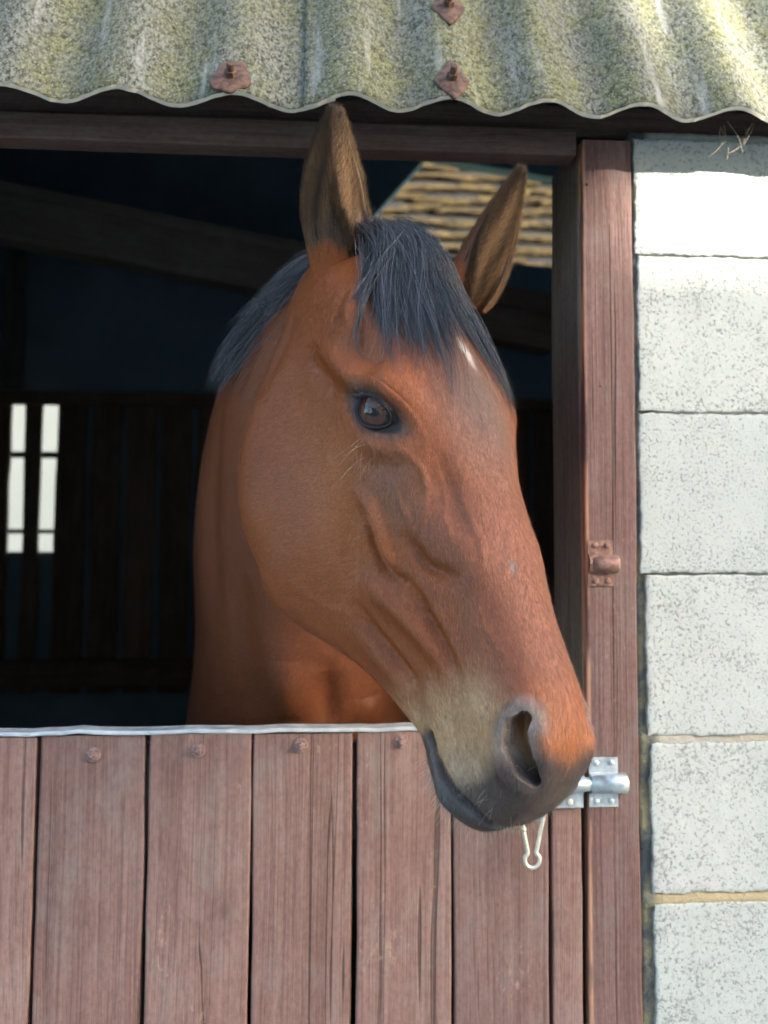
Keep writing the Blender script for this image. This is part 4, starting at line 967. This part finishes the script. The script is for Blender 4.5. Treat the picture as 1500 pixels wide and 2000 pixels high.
def coat_mat():
    s = NT('horse_coat'); at = s.n('ShaderNodeAttribute', _attribute_name='coat')
    # hair lies along the head: stretch the grain in the head's own frame
    tc = s.n('ShaderNodeTexCoord'); rot = s.n('ShaderNodeVectorRotate', _rotation_type='EULER_XYZ', _invert=True)
    eul = Matrix(HR.tolist()).to_euler('XYZ'); rot.inputs['Rotation'].default_value = eul
    s.l(tc.outputs['Object'], rot.inputs['Vector'])
    def mp(sc):
        m = s.n('ShaderNodeMapping'); m.inputs['Scale'].default_value = sc; s.l(rot.outputs[0], m.inputs[0]); return m.outputs[0]
    fur = s.noise(mp((170, 900, 900)), 1, 3, .65, .4); fur2 = s.noise(mp((110, 420, 420)), 1, 3, .6, .5); pat = s.noise(mp((22, 30, 30)), 1, 4, .6)
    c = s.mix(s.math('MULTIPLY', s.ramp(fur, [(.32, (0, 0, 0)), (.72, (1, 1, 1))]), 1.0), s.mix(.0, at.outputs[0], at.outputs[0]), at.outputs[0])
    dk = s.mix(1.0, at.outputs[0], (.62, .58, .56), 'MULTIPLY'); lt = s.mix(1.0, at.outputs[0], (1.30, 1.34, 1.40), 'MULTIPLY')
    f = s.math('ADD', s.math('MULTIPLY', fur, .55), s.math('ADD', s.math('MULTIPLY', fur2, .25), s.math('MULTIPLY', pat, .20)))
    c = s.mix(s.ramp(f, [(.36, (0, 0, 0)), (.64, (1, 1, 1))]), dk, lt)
    s.b.inputs['Sheen Weight'].default_value = .0; s.b.inputs['Sheen Roughness'].default_value = .45; s.b.inputs['Sheen Tint'].default_value = (.85, .85, 1, 1)
    s.b.inputs['Anisotropic'].default_value = .3
    return s.done(c, s.ramp(fur2, [(.3, (.42,)*3), (.7, (.58,)*3)]), s.bump(s.math('ADD', s.math('MULTIPLY', fur, .6), s.math('MULTIPLY', fur2, .4)), .22, .0010), .24)
M_COAT = coat_mat(); hm.materials.clear(); hm.materials.append(M_COAT)
tag(horse, 'bay horse with black forelock and small white star looking out over the half door', 'horse')

# ---- eyeballs
def eye_mat():
    s = NT('horse_eye'); tc = s.n('ShaderNodeTexCoord'); sp = s.n('ShaderNodeSeparateXYZ'); s.l(tc.outputs['Object'], sp.inputs[0])
    ex = s.math('DIVIDE', sp.outputs[0], .0115); ey = s.math('DIVIDE', sp.outputs[1], .0058)
    pr = s.math('SQRT', s.math('ADD', s.math('MULTIPLY', ex, ex), s.math('MULTIPLY', ey, ey)))
    ir = s.math('SQRT', s.math('ADD', s.math('MULTIPLY', sp.outputs[0], sp.outputs[0]), s.math('MULTIPLY', sp.outputs[1], sp.outputs[1])))
    nz = s.noise(s.coord((1, 1, 1)), 260, 3, .6)
    iris = s.mix(nz, (.030, .011, .006), (.085, .032, .019))
    c = s.mix(s.ramp(pr, [(.80, (0, 0, 0)), (1.1, (1, 1, 1))]), (.004, .005, .010), iris)
    c = s.mix(s.ramp(s.math('DIVIDE', ir, .02), [(.80, (0, 0, 0)), (.90, (1, 1, 1))]), c, (.012, .010, .011))
    return s.done(c, .03, None, .45)
M_EYE = eye_mat()
def eyeball(sg):
    n, m = 48, 40; V = [(0, 0, RE*.98)]; Fc = []
    for i in range(1, n):
        a = math.pi*i/n; bul = 1+.02*math.exp(-(a/.45)**2)
        for k in range(m): b = 2*math.pi*k/m; V.append((RE*math.sin(a)*math.cos(b)*.98, RE*math.sin(a)*math.sin(b)*.98, RE*math.cos(a)*bul*.98))
    V.append((0, 0, -RE*.98))
    for k in range(m): Fc.append((0, 1+k, 1+(k+1) % m)); Fc.append((len(V)-1, 1+(n-2)*m+(k+1) % m, 1+(n-2)*m+k))
    for i in range(n-2):
        for k in range(m): a = 1+i*m+k; b = 1+i*m+(k+1) % m; Fc.append((a, a+m, b+m, b))
    fl = np.array([1, -sg, 1.]) ; c = ECEN*np.array([1, 1 if sg < 0 else -1, 1]); ex = E1*np.array([1, 1 if sg < 0 else -1, 1]); en = EN*np.array([1, 1 if sg < 0 else -1, 1])
    en = en+.10*ex; en /= np.linalg.norm(en); ex = ex-en*(en@ex); ex /= np.linalg.norm(ex)
    X = HR@ex; Z = HR@en; Y = np.cross(Z, X); w = h2w(c); V2 = np.array(V)*HS
    o = link_mesh('eye', mesh_of(V2, Fc, True), M_EYE, horse, loc=(0, 0, 0))
    o.matrix_local = Matrix(((X[0], Y[0], Z[0], w[0]), (X[1], Y[1], Z[1], w[1]), (X[2], Y[2], Z[2], w[2]), (0, 0, 0, 1)))
eyeball(-1); eyeball(1)

# ------------------------------------------------------------------ hair
bvh = BVHTree.FromPolygons([Vector(v) for v in get_co(hm)], [tuple(p.vertices) for p in hm.polygons])
def hair_mat(name, c1, c2, rough=.38, spec=.5):
    s = NT(name); at = s.n('ShaderNodeAttribute', _attribute_name='tint')
    return s.done(s.mix(at.outputs['Fac'], c1, c2), rough, None, spec)
def strands_mesh(paths, radii, tints, sides=3):
    """paths (n, k, 3) -> thin tapering prisms"""
    Pp = np.asarray(paths, float); n, k, _ = Pp.shape; T_ = np.gradient(Pp, axis=1); T_ /= np.linalg.norm(T_, axis=2)[..., None]+1e-9
    ref = np.broadcast_to(-FW+.3*UP, T_.shape); A = np.cross(T_, ref); A /= np.linalg.norm(A, axis=2)[..., None]+1e-9; B = np.cross(T_, A)
    tap = np.interp(np.linspace(0, 1, k), [0, .6, 1], [1, .85, .12]); R_ = np.asarray(radii)[:, None]*tap[None]
    V = np.stack([Pp+R_[..., None]*(math.cos(2*math.pi*s_/sides)*A+math.sin(2*math.pi*s_/sides)*B) for s_ in range(sides)], 2)
    idx = np.arange(n*k*sides).reshape(n, k, sides); F_ = np.stack([idx[:, :-1], np.roll(idx, -1, 2)[:, :-1], np.roll(idx, -1, 2)[:, 1:], idx[:, 1:]], -1).reshape(-1, 4)
    me = bpy.data.meshes.new('hair'); me.vertices.add(n*k*sides); me.vertices.foreach_set('co', V.ravel())
    me.loops.add(F_.size); me.loops.foreach_set('vertex_index', F_.ravel().astype(np.int32)); me.polygons.add(len(F_))
    me.polygons.foreach_set('loop_start', np.arange(0, F_.size, 4, dtype=np.int32)); me.polygons.foreach_set('use_smooth', np.ones(len(F_), bool)); me.update(calc_edges=True)
    a = me.attributes.new('tint', 'FLOAT', 'POINT'); a.data.foreach_set('value', np.repeat(np.asarray(tints, np.float32), k*sides)); return me

Zw = HR[:, 2]
def surf(x, y, lift):
    """point over the head surface at head coordinates x, y"""
    o = h2w((x, y, .25)); hit = bvh.ray_cast(Vector(o), Vector(-Zw), .6)
    if hit[0] is None: return None
    return np.array(hit[0])+lift*Zw
def forelock():
    paths, rad, tint = [], [], []; r = np.random.default_rng(21); K_ = 16
    tips = [(.150, -.098), (.165, -.093), (.185, -.085), (.202, -.080), (.190, -.070), (.175, -.060), (.205, -.055), (.218, -.045), (.190, -.038), (.210, -.030), (.180, -.022), (.175, -.014), (.160, -.004), (.150, .016), (.165, .032), (.185, .040),
            (.160, .046), (.180, .056), (.200, .066), (.220, .076), (.225, .082), (.215, .088), (.205, .092), (.190, .090), (.180, .082), (.165, .075), (.110, -.050), (.12, -.080), (.10, .05)]
    guides = []; lfs = []; ty_ = []
    for k in range(380):
        tx, ty = tips[k % len(tips)]; tx += r.normal(0, .008); ty += r.normal(0, .007); lf = r.uniform(.55, 1.30)*(1 if abs(ty-.01) > .03 else .88); tx *= lf
        rx = r.uniform(-.060, .012); ry = np.clip(ty*.28-.008+r.normal(0, .013), -.042, .036)
        lift = r.uniform(.002, .020); cv = r.normal(0, .018); g = []
        for i in range(K_):
            t = i/(K_-1); x = rx+(tx-rx)*t; y = ry+(ty-ry)*t**(1.15 if ty > 0 else .95)+cv*math.sin(math.pi*t)*t
            p = surf(x, y, .004+lift*math.sin(math.pi*min(.12+t*.9, 1))**.8*(1-.75*t)+.010*max(0, 1-abs(t-.15)/.25))
            if p is None:
                p = g[-1]+(g[-1]-g[-2])*.7+np.array([0, 0, -.006]) if len(g) > 1 else h2w((x, y, .01))
            g.append(p)
        g = np.array(g); 
        for _ in range(2): g[1:-1] = .5*g[1:-1]+.25*(g[:-2]+g[2:])
        guides.append(g); lfs.append(lf); ty_.append(ty)
    for gi, g in enumerate(guides):
        lf = lfs[gi]; m = int(r.integers(16, 30)*(1 if lf < .95 else .45)*(.45 if ty_[gi] > .068 else 1)); wd = r.uniform(.0016, .0060); ct = r.uniform(0, 1)**1.5
        for j in range(m):
            o = r.normal(0, wd, 3); t = np.linspace(0, 1, K_)[:, None]; ln = r.uniform(.80, 1.0)
            tt = np.clip(np.linspace(0, ln, K_), 0, 1.0)*(K_-1); i0 = np.clip(tt.astype(int), 0, K_-2); fr = (tt-i0)[:, None]
            p = g[i0]*(1-fr)+g[i0+1]*fr+o*(1.15-.85*t**1.3)+(.0016+.003*(r.uniform() < .12))*np.sin(t*r.uniform(4, 10)+r.uniform(0, 6))*r.normal(0, 1, 3)*t
            paths.append(p); rad.append(r.uniform(.00014, .00036)); tint.append(np.clip(.35*ct+.75*r.uniform(0, 1)**3.5, 0, 1))
    return paths, rad, tint
M_MANE = hair_mat('black_mane', (.006, .007, .009), (.190, .198, .225), .34, .5)  # blue-grey tint paints highlights onto the black strands
pa, ra, ti = forelock()
tag(link_mesh('forelock', strands_mesh(pa, ra, ti), M_MANE, horse, loc=(0, 0, 0)), kind='stuff')
def mane():
    paths, rad, tint = [], [], []; r = np.random.default_rng(22); K_ = 9; q = neck_q; Cn = q[:, :3]; n = len(q)
    Tn = np.gradient(Cn, axis=0); Tn /= np.linalg.norm(Tn, axis=1)[:, None]
    for k in range(5500):
        s_ = r.uniform(0, 1)**.9; f = 1+s_*(n*.25); i = int(f); fr = f-i; c = Cn[i]*(1-fr)+Cn[i+1]*fr; tn = Tn[i]; row = q[i]*(1-fr)+q[i+1]*fr
        d = row[3:6]-tn*(tn@row[3:6]); d /= np.linalg.norm(d); l = np.cross(tn, d); l *= np.sign(l@TOW)
        a = r.normal(0.24, .30); hd = math.cos(a); p0 = c+d*row[6]*hd*.985+l*row[7]*.78*math.sin(a)
        near = math.sin(a); nr = d*hd+l*near; nr /= np.linalg.norm(nr)
        L_ = r.uniform(.03, .075)*(1 if near > -.1 else 1.4); dr = tn*.70+nr*.50+l*(.25 if near > 0 else -.6)+r.normal(0, .10, 3); dr /= np.linalg.norm(dr)
        t = np.linspace(0, 1, K_)[:, None]; bend = -nr*.45+tn*.35+np.array([0, 0, -.45])
        paths.append(p0-nr*.003+L_*(dr*t+bend*.5*t*t)); rad.append(r.uniform(.0003, .00055)); tint.append(r.uniform(0, 1)**1.2)
    return paths, rad, tint
pa, ra, ti = mane(); tag(link_mesh('mane', strands_mesh(pa, ra, ti), M_MANE, horse, loc=(0, 0, 0)), kind='stuff')

def ear_hair(E_, seed, cnt, flip, mf):
    base, ax, side, f, ts, wv, Av, dp, bend = E_[3]; r = np.random.default_rng(seed); paths, rad, tint = [], [], []; axn = ax/np.linalg.norm(ax)
    for k in range(cnt):
        t = r.uniform(.0, .97); w = np.interp(t, ts, wv); A_ = np.interp(t, ts, Av); dpt = np.interp(t, ts, dp)
        ctr = base+ax*t+side*bend[0]*math.sin(math.pi*t)+f*bend[1]*t*t+f*w*.25
        mode = r.uniform()
        if mode < mf[0]:          # rim fringe
            sgn = r.choice([-1, 1]); a = sgn*A_*r.uniform(.85, 1.0); t_ok = t > .1; p0 = ctr+side*w*math.sin(a)-f*w*dpt*math.cos(a); dr = axn*.8+f*.3+side*sgn*r.uniform(-.35, .75)+r.normal(0, .25, 3); L_ = r.uniform(.004, .012); uu = math.sin(a)
            tn_ = np.clip((.14 if sgn*flip < 0 else .55)*r.uniform(.4, 1.2), 0, 1)
        elif mode < mf[1]:        # long hair filling the cup
            uu = r.uniform(-.96, .96); vv = r.uniform(-.45, .05)*math.sqrt(1-uu*uu); p0 = ctr+side*w*.95*uu-f*w*dpt*vv*.9; dr = axn+f*r.uniform(.0, .45)-side*.25*uu+r.normal(0, .33, 3); L_ = r.uniform(.007, .020)*(1.15-t*.5)
            st = .55+.34*math.sin(flip*uu*5.0+1.3*math.sin(4*t+1)+2.6)+.14*math.sin(uu*11+t*17); st *= 1-.65*sstep(.72, .95, t); st *= 1-.8*sstep(.55, .95, -uu*flip)
            tn_ = np.clip(st*r.uniform(.35, 1.1), 0, 1)
        else:                   # short coat on the back and round the foot of the ear
            a = r.uniform(-1, 1)*A_; nr = side*math.sin(a)-f*math.cos(a); p0 = ctr+side*w*math.sin(a)-f*w*dpt*math.cos(a); dr = axn+.16*nr+r.normal(0, .11, 3); L_ = r.uniform(.006, .014)
            ab = abs(a)+.12*math.sin(5*t); st = .16+.62*math.exp(-((ab-.95)/.30)**2)+.5*math.exp(-((ab-1.70)/.18)**2)+.14*math.sin(a*13+t*9); st *= 1-.85*sstep(.62, .92, t); st *= 1-.6*sstep(.16, .02, t); st *= 1-.4*sstep(.9, 1.0, abs(a)/A_)
            tn_ = np.clip(.85*st*r.uniform(.55, 1.1), 0, 1)
            if t < .22+.05*r.normal(): continue
        dr /= np.linalg.norm(dr); u = np.linspace(0, 1, 6)[:, None]
        paths.append(p0+L_*(dr*u+.25*axn*u*u+.06*r.normal(0, 1, 3)*u*u)); rad.append(r.uniform(.00010, .00020)); tint.append(tn_)
    return paths, rad, tint
M_EARH = hair_mat('ear_hair', (.022, .017, .014), (.40, .235, .120), .5, .3)
for E_, sd, c_ in ((earN, 31, 30000), (earF, 32, 22000)):
    pa, ra, ti = ear_hair(E_, sd, c_, 1 if E_ is earN and earN[3][2]@RT > 0 or E_ is earF and earF[3][2]@RT > 0 else -1, (.22, .34) if E_ is earN else (.28, .88)); tag(link_mesh('ear_hair', strands_mesh(pa, ra, ti), M_EARH, horse, loc=(0, 0, 0)), kind='stuff')
def whiskers():
    paths, rad, tint = [], [], []; r = np.random.default_rng(41); Nn = HR
    def add(Q0, n, L0, L1, spread, down, rr=(.00010, .00017), tn=(0.2, 1)):
        for _ in range(n):
            q = np.array(Q0[int(r.integers(len(Q0)))])+r.normal(0, spread, 3); w = h2w(q); hit = bvh.find_nearest(Vector(w))
            if hit[0] is None: continue
            p0 = np.array(hit[0]); nn = np.array(hit[1]); dr = nn+np.array([0, 0, -down])+r.normal(0, .25, 3); dr /= np.linalg.norm(dr); L_ = r.uniform(L0, L1); u = np.linspace(0, 1, 8)[:, None]
            paths.append(p0-nn*.001+L_*(dr*u+np.array([0, 0, -.25])*u*u+.10*r.normal(0, 1, 3)*u*u)); rad.append(r.uniform(*rr)); tint.append(r.uniform(*tn))
    add([(.56, -.02, -.215), (.575, 0, -.215), (.545, -.01, -.22), (.59, -.015, -.205), (.605, 0, -.20)], 230, .008, .020, .010, .6, (.00008, .00013), (.4, 1))
    add([(.618, 0, -.165), (.622, .01, -.155), (.62, -.01, -.16), (.618, .03, -.14), (.61, .04, -.12)], 220, .004, .012, .010, .5, (.00008, .00013), (.4, 1))
    add([(.55, -.04, -.19), (.57, -.035, -.185), (.53, -.03, -.205)], 40, .010, .028, .010, .2, (.00006, .0001), (0, .6))
    add([(.60, -.045, -.12), (.585, -.05, -.13), (.61, -.03, -.14)], 9, .010, .022, .012, .3, (.00008, .00012), (.6, 1))
    add([tuple(EC0-E2*.035), tuple(EC0-E2*.045+E1*.012)], 7, .025, .050, .008, .35, (.00006, .00009), (.5, 1))
    add([(.565, -.05, -.085), (.58, -.052, -.09), (.595, -.048, -.095)], 26, .002, .005, .003, 0, (.0001, .00014), (.8, 1))
    return paths, rad, tint
M_WHISK = hair_mat('whisker', (.05, .04, .035), (.62, .55, .42), .5, .3)
pa, ra, ti = whiskers(); tag(link_mesh('whiskers', strands_mesh(pa, ra, ti), M_WHISK, horse, loc=(0, 0, 0)), kind='stuff')
def lashes():
    paths, rad, tint = [], [], []; r = np.random.default_rng(43)
    for k in range(110):
        a = r.uniform(-.75, .85); b = .0150*(max(1-abs(a)**1.7, 0))**(1/1.8)*1.05; q = EC0+E1*a*.0305+E2*b; v = q-ECEN; v /= np.linalg.norm(v); q = ECEN+v*(RE+.0030)
        dr = EN*.7+E2*.15+E1*(.25*a)+r.normal(0, .12, 3); dr /= np.linalg.norm(dr); L_ = r.uniform(.007, .016); u = np.linspace(0, 1, 7)[:, None]
        paths.append(h2w(q+L_*(dr*u-E2*.35*u*u))); rad.append(.00016); tint.append(r.uniform(0, .4))
    return paths, rad, tint
pa, ra, ti = lashes(); tag(link_mesh('eyelashes', strands_mesh(pa, ra, ti), M_MANE, horse, loc=(0, 0, 0)), kind='stuff')

# short coat: single-blade hairs lying along the skin
def coat_hair(count):
    r = np.random.default_rng(51); me = hm; npol = len(me.polygons)
    area = np.empty(npol); me.polygons.foreach_get('area', area); cen = np.empty(npol*3); me.polygons.foreach_get('center', cen); cen = cen.reshape(-1, 3); nor = np.empty(npol*3); me.polygons.foreach_get('normal', nor); nor = nor.reshape(-1, 3)
    ls = np.empty(npol, np.int32); me.polygons.foreach_get('loop_start', ls); vi = np.empty(len(me.loops), np.int32); me.loops.foreach_get('vertex_index', vi); v0 = vi[ls]
    Q = w2h(cen); Qm = Q.copy(); Qm[:, 1] = -np.abs(Qm[:, 1])
    ok = (cen[:, 2] > 1.18)&(cen[:, 1] < .5)&(v0 < N_SKIN); a, b, F = eye_fields(Qm, EC0); ok &= ~((np.linalg.norm(Qm-EC0, axis=1) < .06)&(F < 1.30))
    ok &= dist_poly(Qm, NOSTRIL)[0] > .010; ok &= dist_poly(Qm, MOUTH)[0] > .009
    wgt = area*ok*np.where((cen-CAM)@FW > 0, np.where(((cen-CAM)*nor).sum(1) < .12, 1.0, .15), 1); wgt /= wgt.sum()
    ix = r.choice(npol, count, p=wgt); c = cen[ix]+r.normal(0, .0007, (count, 3)); n = nor[ix]; q = Qm[ix]; sg = np.where(Q[ix, 1] > 0, 1., -1.)
    # lie of the hair in head coordinates
    f = np.zeros((count, 3)); cheek = sstep(-.06, -.13, q[:, 2])*sstep(.42, .30, q[:, 0]); f[:, 0] = 1-1.25*cheek; f[:, 2] = -.25-.75*cheek; f[:, 1] = sg*.25
    nk = sstep(.03, -.05, q[:, 0]+.3*(q[:, 2]+.15)); f = f*(1-nk[:, None])+nk[:, None]*np.array([-.2, 0, -1.])
    d = f @ HR.T; d += r.normal(0, .16, d.shape); d -= n*(d*n).sum(1)[:, None]; d /= np.linalg.norm(d, axis=1)[:, None]+1e-9
    sd = np.cross(n, d); L_ = r.uniform(.0035, .0075, count)[:, None]; w = r.uniform(.00012, .00024, count)[:, None]; lift = r.uniform(.06, .26, count)[:, None]
    tip = c+L_*(d+n*lift); V = np.stack([c-sd*w, c+sd*w, tip], 1).reshape(-1, 3)
    o = bpy.data.meshes.new('coat_hair'); o.vertices.add(count*3); o.vertices.foreach_set('co', V.ravel()); o.loops.add(count*3); o.loops.foreach_set('vertex_index', np.arange(count*3, dtype=np.int32)); o.polygons.add(count); o.polygons.foreach_set('loop_start', np.arange(0, count*3, 3, dtype=np.int32)); o.update(calc_edges=True)
    cc = CC[v0[ix]]*np.exp(r.normal(.02, .22, count))[:, None]; cc = cc+(cc.mean(1)[:, None]-cc)*r.uniform(0, .18, count)[:, None]; cc = np.repeat(np.clip(cc, .004, .95), 3, 0)
    at = o.color_attributes.new('coat', 'FLOAT_COLOR', 'POINT'); at.data.foreach_set('color', np.concatenate([cc, np.ones((len(cc), 1))], 1).astype(np.float32).ravel())
    s = NT('coat_hair'); an = s.n('ShaderNodeAttribute', _attribute_name='coat'); mt = s.done(an.outputs[0], .38, None, .28); s.b.inputs['Sheen Weight'].default_value = .0
    tag(link_mesh('coat_hair', o, mt, horse, loc=(0, 0, 0)), kind='stuff')
coat_hair(520000)
